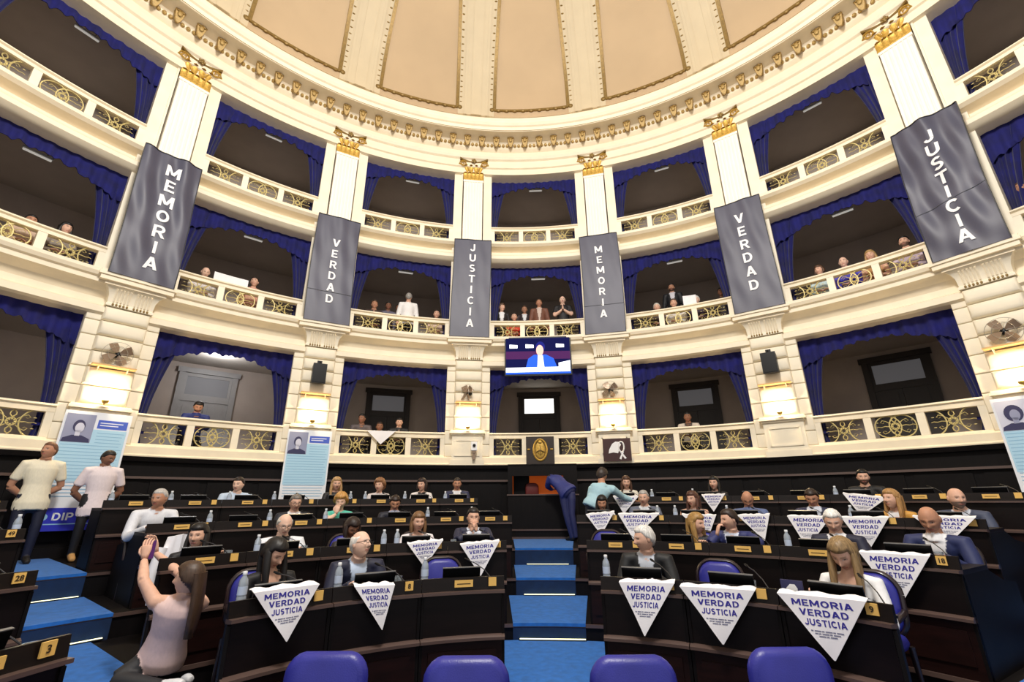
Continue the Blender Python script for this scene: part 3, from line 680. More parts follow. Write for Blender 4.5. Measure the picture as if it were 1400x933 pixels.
m = MB(); m.tube([(-.5, .03, .9), (-.5, .06, 1.02), (-.5, .12, 1.02)], .02, 6); m.tube([(.5, .03, .9), (.5, .06, 1.02), (.5, .12, 1.02)], .02, 6); m.build('bracket', 'black_plastic', t)
# crest plaque and kerchief sign
t = thing('crest_plaque', 'dark plaque with a gold oval crest on the middle railing', 'plaque', pol(9.16, 3.2, 2.64), 3.2)
m = MB(); m.box(-.33, .33, 0, .03, 0, .63); m.build('board', 'crest_brown', t)
m = MB(); m.tube([(.155 * math.cos(2 * math.pi * j / 28), -.01, .32 + .24 * math.sin(2 * math.pi * j / 28)) for j in range(29)], .025, 6); m.build('wreath', 'crest_gold', t)
m = MB(); m.ell((0, 0, .32), .125, .02, .2, 16, 10); m.ell((0, -.012, .3), .075, .02, .12, 12, 8); m.ell((0, -.02, .5), .05, .02, .04, 10, 6); m.build('shield', 'crest_gold', t)
m = MB(); m.tube([(-.1, -.03, .27), (0, -.04, .31), (.1, -.03, .27)], .014, 6); m.tube([(0, -.035, .22), (0, -.035, .42)], .012, 6); m.build('relief', 'dark_gold', t)
for sx in (-1, 1): m = MB(); m.tube([(sx * .24, -.006, .33), (sx * .3, -.006, .33)], .02, 6); m.build('side_tassel', 'crest_gold', t)
t = thing('kerchief_sign', 'maroon board with a white kerchief emblem on the pier pedestal', 'sign', pol(9.02, PIER['R1'] + .25, 2.66), PIER['R1'] + .25)
m = MB(); m.box(-.31, .31, 0, .04, 0, .5); m.build('board', 'maroon', t)
m = MB(); m.plate([(-.19, .17), (-.17, .26), (-.1, .38), (-.02, .43), (.06, .42), (.1, .36), (.06, .3), (.04, .22), (.02, .17), (-.08, .19)], -.002, .004); m.build('kerchief_mark', 'sign_white', t, 0)
m = MB(); m.tube([(.1 + .06 * math.sin(2 * math.pi * j / 16), -.006, .31 + .115 * math.cos(2 * math.pi * j / 16)) for j in range(17)], .016, 4); m.plate([(.06, .2), (.09, .21), (.2, .06), (.16, .04)], -.004, .004); m.plate([(.12, .21), (.15, .2), (.08, .03), (.04, .05)], -.008, .004); m.build('ribbon_mark', 'sign_white', t, 0)
t = thing('wall_camera', 'small white camera box on the pedestal below the left JUSTICIA banner', 'camera', pol(9.04, PIER['L3'] + 1.0, 2.74), PIER['L3'] + 1)
m = MB(); m.box(-.07, .07, -.06, .04, .2, .4); m.build('body', 'sign_white', t)
m = MB(); m.lathe([(.035, 0), (.035, .03), (.02, .032)], 12, Matrix.Translation((0, -.06, .31)) @ Matrix.Rotation(math.pi / 2, 4, 'X')); m.build('lens', 'black_plastic', t)
m = MB(); m.box(-.035, .035, -.02, .08, 0, .2); m.box(-.05, .05, -.04, .04, .14, .2); m.build('mount', 'fan_blade', t)
# ================================================================== booth at the head of the central stairs
t = thing('wooden_booth', 'dark panelled booth with a lit serving window at the stair head', 'booth', pol(8.62, 3.4, 1.06), 3.4)
m = MB(); m.box(-.76, .76, 0, .08, 0, .88); m.build('front_panel', 'black_wood', t)
m = MB(); m.box(-.78, .78, -.03, .1, .88, .905); m.build('counter', 'wood_edge_highlight', t)
m = MB(); m.box(-.76, .76, 0, .08, 1.29, 1.52); m.build('header', 'black_wood', t)
for x0, x1 in ((-.76, -.66), (.46, .76)): m = MB(); m.box(x0, x1, 0, .08, .905, 1.29); m.build('post', 'black_wood', t)
m = MB(); m.box(-.7, .7, .45, .5, .6, 1.5); m.build('back_wall', 'orange_wall_glow', t)
m = MB(); m.box(-.66, -.3, .4, .44, .6, 1.4); m.build('dark_door', 'black_wood', t)
for sx in (-1, 1): m = MB(); m.box(*sorted((sx * .7, sx * .76)), .08, .5, 0, 1.5); m.build('side', 'black_wood', t)
m = MB(); m.box(-.76, .76, -.03, .0, .17, .2); m.box(-.76, .76, -.05, 0, 0, .05); m.build('moulding', 'wood_edge_highlight', t)
m = MB(); m.box(-.76, .76, 0, .5, 1.5, 1.54); m.build('roof', 'black_wood', t)
ch = thing('red_chair', 'dark red chair back seen through the booth window', 'chair', pol(8.8, 1.9, 1.06), 0); m = pad(.3, .34, .06, .1); [None]
o = link('backrest', m.mesh('backrest', 'dark_red'), ch); o.location = (0, .12, .98)
m = MB(); m.tube([(0, .12, 0), (0, .12, .85)], .03, 8); m.build('post', 'dark_red', ch)
# ================================================================== desks and what stands on them
ORD = ['first', 'second', 'third', 'fourth', 'fifth', 'sixth', 'seventh', 'eighth']
RN = {1: 'front row', 2: 'second row', 3: 'third row', 4: 'back row'}
DESKS = []   # row, angle, half angle, side, order from the stairs
for i in range(3): DESKS.append((1, -13.17 - 16.33 * i, 8.1, 'left', i)); DESKS.append((1, 21.78 + 15.56 * i, 7.7, 'right', i))
for i in range(5): DESKS.append((2, -8.1 - 9.98 * i, 4.95, 'left', i)); DESKS.append((2, 15.2 + 9.64 * i, 4.78, 'right', i))
for i in range(7): DESKS.append((3, -5.0 - 6.85 * i, 3.40, 'left', i)); DESKS.append((3, 11.9 + 6.85 * i, 3.40, 'right', i))
for i in range(8): DESKS.append((4, -9.2 - 5.6 * i, 2.78, 'left', i)); DESKS.append((4, 15.6 + 5.6 * i, 2.78, 'right', i))
for r_, a_, h_ in ((1, -81.2, 8.1), (2, -69.0, 4.9), (3, -62.9, 3.4), (4, -61.1, 2.78)): DESKS.append((r_, a_, h_, 'far', 0))
def desk_meshes(r0, ha, cut=0):
    S = lambda prof, n=6, h=ha: MB().sweep(prof, -h, h, n, r0)
    P = []
    m = MB(); rings = []      # row ends are cut back on the aisle side
    for q in range(9):
        ring = []
        for r, z in ((r0 + .03, .70), (r0 + .3, .70), (r0 + .56, .70), (r0 + .56, .735), (r0 + .3, .735), (r0 + .03, .735)):
            lo, hi = -ha, ha; k = (r - r0) / .56 * (.56 / r0) * 26
            if cut < 0: lo += k
            if cut > 0: hi -= k
            aa_ = RAD(lo + (hi - lo) * q / 8); ring.append((r * math.sin(aa_), r * math.cos(aa_) - r0, z))
        rings.append(ring)
    P.append(('desk_top', m.loft(rings).mesh('desk_top', 'mahogany')))
    P.append(('crest_board', S([(r0 + .0, .735), (r0 + .035, .735), (r0 + .035, .83), (r0 + .012, .83)]).mesh('crest_board', 'mahogany')))
    P.append(('ledge', S([(r0 - .05, .715), (r0 + .03, .705), (r0 + .03, .735), (r0 - .05, .735)]).mesh('ledge', 'wood_edge_highlight')))
    P.append(('upper_panel', S([(r0, .40), (r0 + .03, .40), (r0 + .03, .71), (r0, .71)]).mesh('upper_panel', 'mahogany')))
    P.append(('moulding', S([(r0 - .045, .385), (r0 + .03, .375), (r0 + .03, .42), (r0 - .02, .42), (r0 - .045, .405)]).mesh('moulding', 'wood_edge_highlight')))
    P.append(('lower_panel', S([(r0 - .01, .0), (r0 + .03, .0), (r0 + .03, .38), (r0 - .01, .38)]).mesh('lower_panel', 'mahogany_red')))
    P.append(('raised_panel', S([(r0 - .022, .09), (r0 - .0, .09), (r0 - .0, .32), (r0 - .022, .32)], 6, ha * .8).mesh('raised_panel', 'mahogany_red')))
    for sx in (-1, 1):
        M = Matrix.Translation(pol(r0, sx * ha) - Vector((0, r0, 0))) @ Matrix.Rotation(-RAD(sx * ha) + (RAD(sx * 30) if cut * sx > 0 else 0), 4, 'Z')
        m = MB(); m.box(*sorted((0, -sx * .022)), -.012, .56, 0, .70, M); P.append(('side_panel', m.mesh('side_panel', 'black_wood')))
    m = MB(); m.box(-.075, .075, -.014, -.004, .762, .812); P.append(('name_plate', m.mesh('name_plate', 'plate_tan'), [('engraving', MB().box(-.055, .055, -.0155, -.014, .783, .789).mesh('engraving', 'plate_ink'))]))
    return P
DM = {}
mon = []
MT = Matrix.Translation((0, 0, .012)) @ Matrix.Rotation(RAD(14), 4, 'X')
m = MB(); m.box(-.158, .158, -.008, .008, 0, .15, MT); mon.append(('panel', m.mesh('panel', 'screen_back')))
m = MB(); m.box(-.16, .16, -.010, .010, .148, .153, MT); mon.append(('top_edge', m.mesh('top_edge', 'screen_edge')))
m = MB(); m.box(-.145, .145, .008, .010, .015, .14, MT); mon.append(('screen', m.mesh('screen', 'black_plastic')))
m = MB(); m.box(-.1, .1, -.06, .06, 0, .012); m.tube([(0, 0, .01), (0, -.02, .05)], .02, 6); mon.append(('stand', m.mesh('stand', 'black_plastic')))
mic = []
m = MB(); m.lathe([(.045, 0), (.045, .015), (.02, .03)], 12); mic.append(('base', m.mesh('base', 'black_plastic')))
m = MB(); m.tube([(0, 0, .02), (-.01, .01, .07), (-.05, .06, .12), (-.12, .15, .165), (-.17, .21, .18)], [.006, .005, .004, .004, .004], 6); mic.append(('gooseneck', m.mesh('gooseneck', 'steel')))
m = MB(); m.tube([(-.165, .205, .178), (-.185, .23, .187), (-.2, .25, .194)], [.007, .011, .008], 8); mic.append(('capsule', m.mesh('capsule', 'black_plastic')))
bot = []
m = MB(); m.lathe([(.028, 0), (.032, .006), (.032, .055), (.03, .06), (.032, .065), (.032, .14), (.028, .165), (.014, .19), (.013, .2)], 12); bot.append(('body', m.mesh('body', 'bottle_plastic', 50)))
m = MB(); m.lathe([(.0328, .07), (.0328, .125)], 12, cap=False); bot.append(('label', m.mesh('label', 'bottle_label', 50)))
m = MB(); m.lathe([(.015, .197), (.016, .2), (.016, .217), (.014, .22)], 10); bot.append(('cap', m.mesh('cap', 'bottle_cap', 50)))
m = MB(); m.lathe([(.027, 0), (.034, .1), (.031, .1), (.025, .008)], 14, cap=True); GLASS = m.mesh('drinking_glass', 'glass')
NUMS = {(1, 'left', 1): '8', (1, 'right', 2): '9', (2, 'right', 4): '18', (1, 'far', 0): '3', (2, 'far', 0): '28', (3, 'far', 0): '49'}
SIDE = {'left': 'left of the central stairs', 'right': 'right of the central stairs', 'far': 'at the far left beyond the left aisle'}
def seat_name(row, side, i):
    if side == 'far': return '%s at the left edge beyond the left aisle' % RN[row]
    return '%s %s, %s from the stairs' % (RN[row], SIDE[side].replace(' of the central stairs', ''), ORD[i])
for (row, a, ha, side, i) in DESKS:
    last = i == {1: 2, 2: 4, 3: 6, 4: 7}[row]; cut = -1 if last and side == 'left' and row <= 2 else (1 if last and side == 'right' and row == 1 else 0); endp = last and ((side == 'right' and row in (2, 3)) or (side == 'left' and row == 3))
    r0, fl = ROWS[row]; key = (row, ha, cut)
    if key not in DM: DM[key] = desk_meshes(r0, ha, cut)
    sn = seat_name(row, side, i)
    t = thing('desk', 'dark mahogany desk, ' + sn, 'desk', pol(r0, a, fl), a, 'chamber desks'); put(t, DM[key])
    hx = r0 * math.sin(RAD(ha)); nx = hx - .1
    if endp:
        sx = -1 if side == 'left' else 1; M = Matrix.Translation(pol(r0, sx * ha) - Vector((0, r0, 0))) @ Matrix.Rotation(-RAD(sx * ha), 4, 'Z')
        m = MB(); m.loft([[M @ Vector((x, y, 0)), M @ Vector((x, y, zt_))] for y, zt_ in ((.56, .70), (.75, .66), (.95, .60), (1.12, .57)) for x in (0,)][0:0] or [[M @ Vector((x, .56, 0)), M @ Vector((x, 1.15, 0)), M @ Vector((x, 1.15, .56)), M @ Vector((x, .85, .6)), M @ Vector((x, .56, .70))] for x in (0, -sx * .03)]); m.build('end_panel', 'black_wood', t)
    m = MB(); m.box(nx - .032, nx + .032, -.012 - .0, -.002, .762, .826); npl = m.build('number_plate', 'plate_tan', t); npl.location = (0, r0 * math.cos(RAD(ha * .75)) - r0, 0)
    m = MB(); num = NUMS.get((row, side, i))
    if num: put_text(m, num, .036, lambda x, y: (nx + x, -.0145, .776 + y), .03); m.build('number', 'plate_ink', npl, 0)
    t = thing('monitor', 'black desk monitor, ' + sn, 'monitor', pol(r0 + .14, a - .1, fl + .735), a, 'desk monitors'); put(t, mon)
    t = thing('microphone', 'gooseneck desk microphone, ' + sn, 'microphone', pol(r0 + .16, a + ha * .72, fl + .735), a, 'desk microphones'); put(t, mic)
# water bottles and glasses (photo position along the desk; they stand on the desk tops)
BOT = [(1, 829, 'beside the white-haired man in black'), (1, 581, 'beside the empty chair left of the stairs'), (1, 464, 'before the old man in navy'), (1, 336, 'at the left end of the front row'),
       (2, 525, 'left of the pair near the woman in white'), (2, 543, 'right of the pair near the woman in white'), (2, 1076, 'left of the white-haired man in navy'), (2, 354, 'by the man in the white jacket'),
       (3, 370, 'third row left, by the grey-haired man'), (3, 446, 'third row, by the woman in teal'), (3, 585, 'third row left, between empty places'), (3, 645, 'third row, nearest left of the stairs'), (3, 289, 'third row left, near the aisle'), (3, 899, 'third row, by the man in the grey sweater'), (3, 923, 'third row, left of the brown-haired woman'), (3, 994, 'third row, by the bald man in blue-grey'), (3, 1163, 'third row, behind the white-haired man'),
       (4, 376, 'back row, below the suited portrait poster'), (4, 480, 'back row, right of the blonde woman'), (4, 500, 'back row, left of the woman with wavy hair'), (4, 554, 'back row, left of the woman in the white jacket'), (4, 609, 'back row, left of the man in navy'), (4, 891, 'back row, right of the woman in cream'), (4, 947, 'back row, left of the woman in black'), (4, 1142, 'back row, left of the bearded man'), (4, 155, 'back row, beside the standing man in white'), (4, 236, 'back row, behind the white-shirted man'), (4, 315, 'back row, by the man in pale blue'),
       (3, 30, 'at the left edge beside the standing man in cream')]
for row, px, lab in BOT:
    r0, fl = ROWS[row]; a, z = at(px, {1: 780, 2: 735, 3: 698, 4: 672}[row], r0 + .38)
    t = thing('water_bottle', 'clear plastic water bottle, ' + lab, 'bottle', pol(r0 + .38, a, fl + .735), a, 'water bottles'); put(t, bot)
for row, px, lab in ((1, 544, 'in front of the old man in navy'), (1, 900, 'in front of the white-haired man in black'), (1, 1027, 'beside the empty chair right of the stairs'), (2, 315, 'beside the dark-haired woman, second row'), (2, 417, 'by the man in the white jacket'), (2, 620, 'beside the man with clasped hands'), (2, 1278, 'before the bald man in blue'), (3, 1279, 'before the bald bearded man')):
    r0, fl = ROWS[row]; a, z = at(px, {1: 795, 2: 740, 3: 700}[row], r0 + .26)
    o = link('drinking_glass', GLASS, None, pol(r0 + .26, a, fl + .735)); tag(o, 'clear drinking glass ' + lab, 'glass', 'drinking glasses')
# small things left on desks
r0, fl = ROWS[2]; a_, z_ = at(24, 778, r0 + .25)
t = thing('tissue_box', 'small white box on the second row desk at the left edge', 'box', pol(r0 + .25, a_, fl + .735), a_); m = MB(); m.box(-.06, .06, -.04, .04, 0, .05); m.build('box', 'sign_white', t); m = MB(); m.box(-.045, .045, -.041, -.04, .01, .035); m.build('label', 'ink_grey', t)
r0, fl = ROWS[1]; a_, z_ = at(54, 862, r0 + .2)
o = link('glass_ashtray', MB().lathe([(.04, 0), (.06, .05), (.05, .05), (.035, .012)], 12).mesh('glass_ashtray', 'glass'), None, pol(r0 + .2, a_, fl + .735)); tag(o, 'clear glass dish on the front row desk at the left edge', 'dish')
a_, z_ = at(1083, 805, r0 + .1)
t = thing('desk_card', 'small dark blue card with a white kerchief emblem, front row right', 'card', pol(r0 + .1, a_, fl + .735), a_); m = MB(); m.box(-.07, .07, 0, .012, 0, .15); m.build('board', 'photo_dark', t)
m = MB(); m.plate([(-.045, .06), (-.035, .1), (-.01, .125), (.02, .125), (.035, .1), (.03, .06)], -.001, .002); m.build('emblem', 'sign_white', t, 0)
# ------------------------------------------------------------------ chairs
ch_parts = []
m = pad(.42, .45, .1, .1, .045); ch_parts.append(('seat', m.mesh('seat', 'leather', 60), Matrix.Translation((0, 0, .43)) @ Matrix.Rotation(math.pi / 2, 4, 'X')))
m = pad(.38, .40, .09, .12, .04, 5, .02); ch_parts.append(('backrest', m.mesh('backrest', 'leather', 60), Matrix.Translation((0, .24, .645)) @ Matrix.Rotation(RAD(-8), 4, 'X')))
m = MB(); rr = [(x * 1.0, z + (.02 * (1 - (2 * x / .41) ** 2) if z > 0 else 0)) for x, z in rrect(.40, .42, .13, 5)]; m.tube([(x, 0, z) for x, z in rr + rr[:1]], .022, 6)
ch_parts.append(('back_frame', m.mesh('back_frame', 'chair_wood', 60), Matrix.Translation((0, .245, .645)) @ Matrix.Rotation(RAD(-8), 4, 'X')))
for sx in (-1, 1):
    m = MB(); m.tube([(sx * .2, .22, .62), (sx * .235, .05, .63), (sx * .235, -.12, .62), (sx * .23, -.17, .6), (sx * .22, -.18, .42)], [.02, .024, .024, .022, .018], 6); ch_parts.append(('armrest', m.mesh('armrest', 'chair_wood', 60), None))
    for y in (-.18, .19): m = MB(); m.tube([(sx * .2, y, .4), (sx * .21, y * 1.1, 0)], [.022, .016], 6); ch_parts.append(('leg', m.mesh('leg', 'chair_wood', 60), None))
def chair(label, loc, a, parts=ch_parts, group='chamber chairs'):
    t = thing('armchair', label, 'chair', loc, a, group)
    for n, me, M in parts:
        o = link(n, me, t)
        if M: o.matrix_local = M
    return t
OCC = {}     # filled by the people: (row, side, i) seats
st_parts = []
m = pad(.46, .44, .1, .1, .045); st_parts.append(('seat', m.mesh('seat', 'leather', 60), Matrix.Translation((0, -.02, .46)) @ Matrix.Rotation(math.pi / 2, 4, 'X')))
m = pad(.5, .5, .1, .11, .045, 5, .025); st_parts.append(('backrest', m.mesh('backrest', 'leather', 60), Matrix.Translation((0, .24, .75)) @ Matrix.Rotation(RAD(-5), 4, 'X')))
m = MB(); m.tube([(0, 0, .41), (0, 0, .12)], .03, 8); m.tube([(0, .02, .42), (0, .26, .45), (0, .3, .6)], .02, 6); st_parts.append(('stem', m.mesh('stem', 'black_plastic'), None))
for k in range(5):
    a = 2 * math.pi * k / 5; m = MB(); m.tube([(0, 0, .14), (.15 * math.cos(a), .15 * math.sin(a), .1), (.28 * math.cos(a), .28 * math.sin(a), .06)], [.03, .025, .02], 6); m.ell((.28 * math.cos(a), .28 * math.sin(a), .03), .02, .02, .03, 8, 6); st_parts.append(('leg', m.mesh('leg', 'black_plastic'), None))
for px, py, lab in ((445, 893, 'leftmost of the four nearest'), (637, 899, 'second from left of the four nearest'), (866, 898, 'third from left of the four nearest'), (1080, 887, 'rightmost of the four nearest')):
    d = CROT @ Vector(((px - 700) / FPX, (466.5 - py) / FPX, -1)); k = (1.0 - CAMP.z) / d.z; p = CAMP + d * k
    o = chair('blue leather chair back, ' + lab + ' the camera', (p.x, p.y - .2, -.025), 0, st_parts, 'chairs at the clerks table')
# ------------------------------------------------------------------ kerchiefs over the desk fronts
def kerchief(r, TL, TR, TIP, label, text=True, seed=0, plain=False, fl=None):
    A = [at(*p, r) for p in (TL, TR, TIP)]
    am = (A[0][0] + A[1][0]) / 2; zm = min(A[0][1], A[1][1], (A[0][1] + A[1][1]) / 2)
    P = [((p[0] - am) * RAD(1) * r, p[1]) for p in A]
    W = math.hypot(P[1][0] - P[0][0], P[1][1] - P[0][1]); ux, uz = (P[1][0] - P[0][0]) / W, (P[1][1] - P[0][1]) / W
    mx, mz = (P[0][0] + P[1][0]) / 2, (P[0][1] + P[1][1]) / 2; H = math.hypot(P[2][0] - mx, P[2][1] - mz)
    zb = P[2][1]
    def surf(x, v, off=0.0):
        px = mx + (P[2][0] - mx) * v + x * ux; pz = mz + (P[2][1] - mz) * v + x * uz
        rr = r - off - .012 * (.4 + v) * (1 + math.sin(x * 16 + seed + v * 2.5)) * .5 - .01 * v
        an = px / r; return (rr * math.sin(an), rr * math.cos(an) - r, pz - zb)
    t = thing('kerchief', label, 'kerchief', pol(r, am, zb), am, 'printed kerchiefs')
    m = MB(); nv, nu = 14, 12; vs = []
    for th in (0, -.004):
        for j in range(nv + 1):
            v = j / nv * .985
            for i in range(nu + 1): vs.append(surf((i / nu - .5) * W * (1 - v), v, th))
    fs = []; n = nu + 1; N = (nv + 1) * n
    for j in range(nv):
        for i in range(nu): a = j * n + i; fs.append((a, a + 1, a + n + 1, a + n)); fs.append((N + a, N + a + n, N + a + n + 1, N + a + 1))
        a = j * n; fs.append((a, a + n, N + a + n, N + a)); a += nu; fs.append((a, N + a, N + a + n, a + n))
    for i in range(nu): fs.append((i, N + i, N + i + 1, i + 1)); a = nv * n + i; fs.append((a, a + 1, N + a + 1, N + a))
    m.add(vs, fs); m.build('cloth', 'cloth_white', t, 70)
    # the part folded back over the desk edge
    m = MB(); vs = []
    for i in range(nu + 1):
        x = (i / nu - .5) * W; p0 = Vector(surf(x, 0)); vs += [p0, p0 + Vector((0, .05, .012 + .006 * math.sin(i * 2 + seed))), p0 + Vector((0, .10, .01 + .008 * math.sin(i * 1.3 + seed)))]
    fs = []
    for i in range(nu):
        for j in range(2): a = i * 3 + j; fs.append((a, a + 1, a + 4, a + 3))
    N = len(vs); vs += [v + Vector((0, 0, -.004)) for v in vs]; fs += [tuple(N + q for q in reversed(f)) for f in fs[:]]
    m.add(vs, fs); m.build('folded_edge', 'cloth_white', t, 70)
    if text:
        for word, v0, hh, wf in (('MEMORIA', .17, .105, .62), ('VERDAD', .32, .105, .60), ('JUSTICIA', .475, .105, .66)):
            m = MB(); put_text(m, word, hh * H, lambda x, y: surf(x, v0 - y / H, .0018), .045, width=W * (1 - v0) * wf / .75); m.build('lettering', 'ink_blue', t, 0)
        m = MB()
        for q in range(3):
            for b in range(9 - 2 * q):
                x0 = (b - (9 - 2 * q) / 2) * W * .04; x1 = x0 + W * (.028 + .006 * ((b * 5 + q) % 3)); v0, v1 = .545 + .04 * q, .562 + .04 * q
                m.add([surf(x0, v0, .0018), surf(x1, v0, .0018), surf(x1, v1, .0018), surf(x0, v1, .0018)], [(0, 1, 2, 3)])
        m.build('small_print', 'ink_grey', t, 0)
KS = [(1, (347, 811), (437, 799), (390, 878), 'over the desk of the dark-haired woman, front row left'), (1, (485, 803), (540, 800), (522, 862), 'over the desk of the old man in navy, front row'),
      (2, (557, 744), (606, 739), (580, 776), 'over the desk of the woman in white, second row left'), (2, (629, 745), (683, 740), (657, 788), 'over the desk of the man with clasped hands'),
      (1, (846, 796), (922, 798), (882, 870), 'over the desk of the white-haired man in black'), (1, (929, 802), (1032, 808), (990, 882), 'over the desk with the empty chair, front row right'),
      (1, (1062, 811), (1184, 823), (1143, 905), 'over the desk of the long-haired woman in white'), (2, (1174, 755), (1271, 761), (1232, 828), 'behind the long-haired woman in white, second row'),
      (3, (801, 704), (840, 700), (822, 732), 'third row, over the desk of the black-haired woman'), (3, (845, 703), (901, 703), (866, 738), 'third row, over the desk of the man in grey sweater'),
      (4, (838, 679), (873, 679), (853, 703), 'back row, beside the woman in cream'), (3, (932, 704), (979, 705), (968, 737), 'third row, over the desk of the brown-haired woman'),
      (4, (959, 677), (991, 676), (976, 700), 'back row, over the desk of the woman in black'), (3, (1008, 705), (1052, 704), (1046, 740), 'third row, over the desk of the bald man'),
      (3, (1076, 706), (1136, 707), (1104, 750), 'third row, left of the white-haired man in navy'), (3, (1150, 708), (1215, 708), (1187, 756), 'third row, right of the white-haired man in navy'),
      (4, (1152, 675), (1213, 681), (1178, 706), 'back row, over the desk of the bearded man'), (3, (1247, 706), (1334, 708), (1300, 742), 'third row, behind the bald man in blue')]
for i, (row, TL, TR, TIP, lab) in enumerate(KS):
    kerchief(ROWS[row][0] - .07, TL, TR, TIP, 'white printed kerchief ' + lab, True, i * 1.3)
kerchief(9.17, (502, 589), (541, 590), (520, 608), 'plain white cloth hung over the lowest gallery railing', False, 2)
# ================================================================== people
SKIN = {'light': (222, 176, 152), 'fair': (232, 192, 170), 'tan': (190, 138, 110), 'dark': (140, 96, 74)}
PEND = []
def V(*p): return Vector(p)
def ellring(c, xax, yax, rx, ry, n=14):
    return [c + xax * (rx * math.cos(2 * math.pi * k / n)) + yax * (ry * math.sin(2 * math.pi * k / n)) for k in range(n)]
def head_grid(nu, nv):
    out = []
    for j in range(nv + 1):
        th = -math.pi / 2 + math.pi * j / nv
        for i in range(nu):
            s = -math.pi + 2 * math.pi * i / nu; ph = s - .45 * math.sin(s)        # denser round the face (ph=0 is the face, -y)
            out.append((math.cos(th) * math.sin(ph), -math.cos(th) * math.cos(ph), math.sin(th)))
    fs = [(j * nu + i, j * nu + (i + 1) % nu, (j + 1) * nu + (i + 1) % nu, (j + 1) * nu + i) for j in range(nv) for i in range(nu)]
    return out, fs
def skull(n, face=True):
    nx, ny, nz = n; k_ = max(nx * nx + ny * ny, 1e-9) ** .5; f_ = (k_ ** .78 / k_) if nz > 0 else 1.0; x, y, z = nx * f_ * .076, ny * f_ * .097, nz * (.112 if nz > 0 else .118)
    if nz < 0:
        x *= 1 - .30 * (-nz) ** 1.6
        if ny > 0: y *= 1 - .45 * (-nz) ** 1.3
        else: y *= 1 - .10 * (-nz)
    if nz > .3: x *= 1 - .06 * (nz - .3)
    if ny < 0: y *= .95
    if face and ny < 0:
        g = lambda cx, cz, sx_, sz_: math.exp(-((x - cx) / sx_) ** 2 - ((z - cz) / sz_) ** 2)
        y -= .022 * g(0, -.028, .012, .016) + .012 * g(0, -.005, .009, .026) + .004 * (g(0, .028, .05, .012))
        y += .010 * (g(.031, .006, .017, .012) + g(-.031, .006, .017, .012))
        y -= .006 * g(0, -.062, .022, .010) - .004 * g(0, -.047, .03, .006) ; y -= .010 * g(0, -.098, .022, .018)
        y -= .004 * (g(.042, -.025, .02, .02) + g(-.042, -.025, .02, .02))
    return Vector((x, y, z))
def head_parts(skin, brow, nu, nv, beard=None, lips=(176, 92, 88)):
    n, fs = head_grid(nu, nv); vs = [skull(q) for q in n]; sk = Vector(s2l(skin)); cols = []
    bw = Vector(s2l(brow)); lp = Vector(s2l(lips)); dk = Vector((.02, .014, .012)); wh = Vector((.55, .52, .5)); bd = Vector(s2l(beard)) if beard else None
    for p, q in zip(vs, n):
        c = sk
        if q[1] < -.15:
            ax = abs(p.x)
            if bd is not None and p.z < -.035 and not (ax < .02 and p.z > -.066 and p.z < -.056): c = bd.lerp(sk, .2)
            if ax < .024 and abs(p.z + .059) < .0075: c = lp.lerp(sk, .25)
            if .013 < ax < .048 and abs(p.z - .028 + .12 * max(0, ax - .036)) < .005: c = bw.lerp(sk, .3)
            e = ((ax - .031) / .0125) ** 2 + ((p.z - .008) / .0055) ** 2
            if e < 1: c = dk if (ax - .031) ** 2 + (p.z - .008) ** 2 < .0065 ** 2 else wh.lerp(sk, .3)
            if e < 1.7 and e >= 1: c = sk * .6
            if ax < .014 and abs(p.z + .04) < .004: c = sk * .6
        elif bd is not None and p.z < -.03 and q[1] < .15: c = bd.lerp(sk, .2)
        cols.append(c)
    return vs, fs, cols
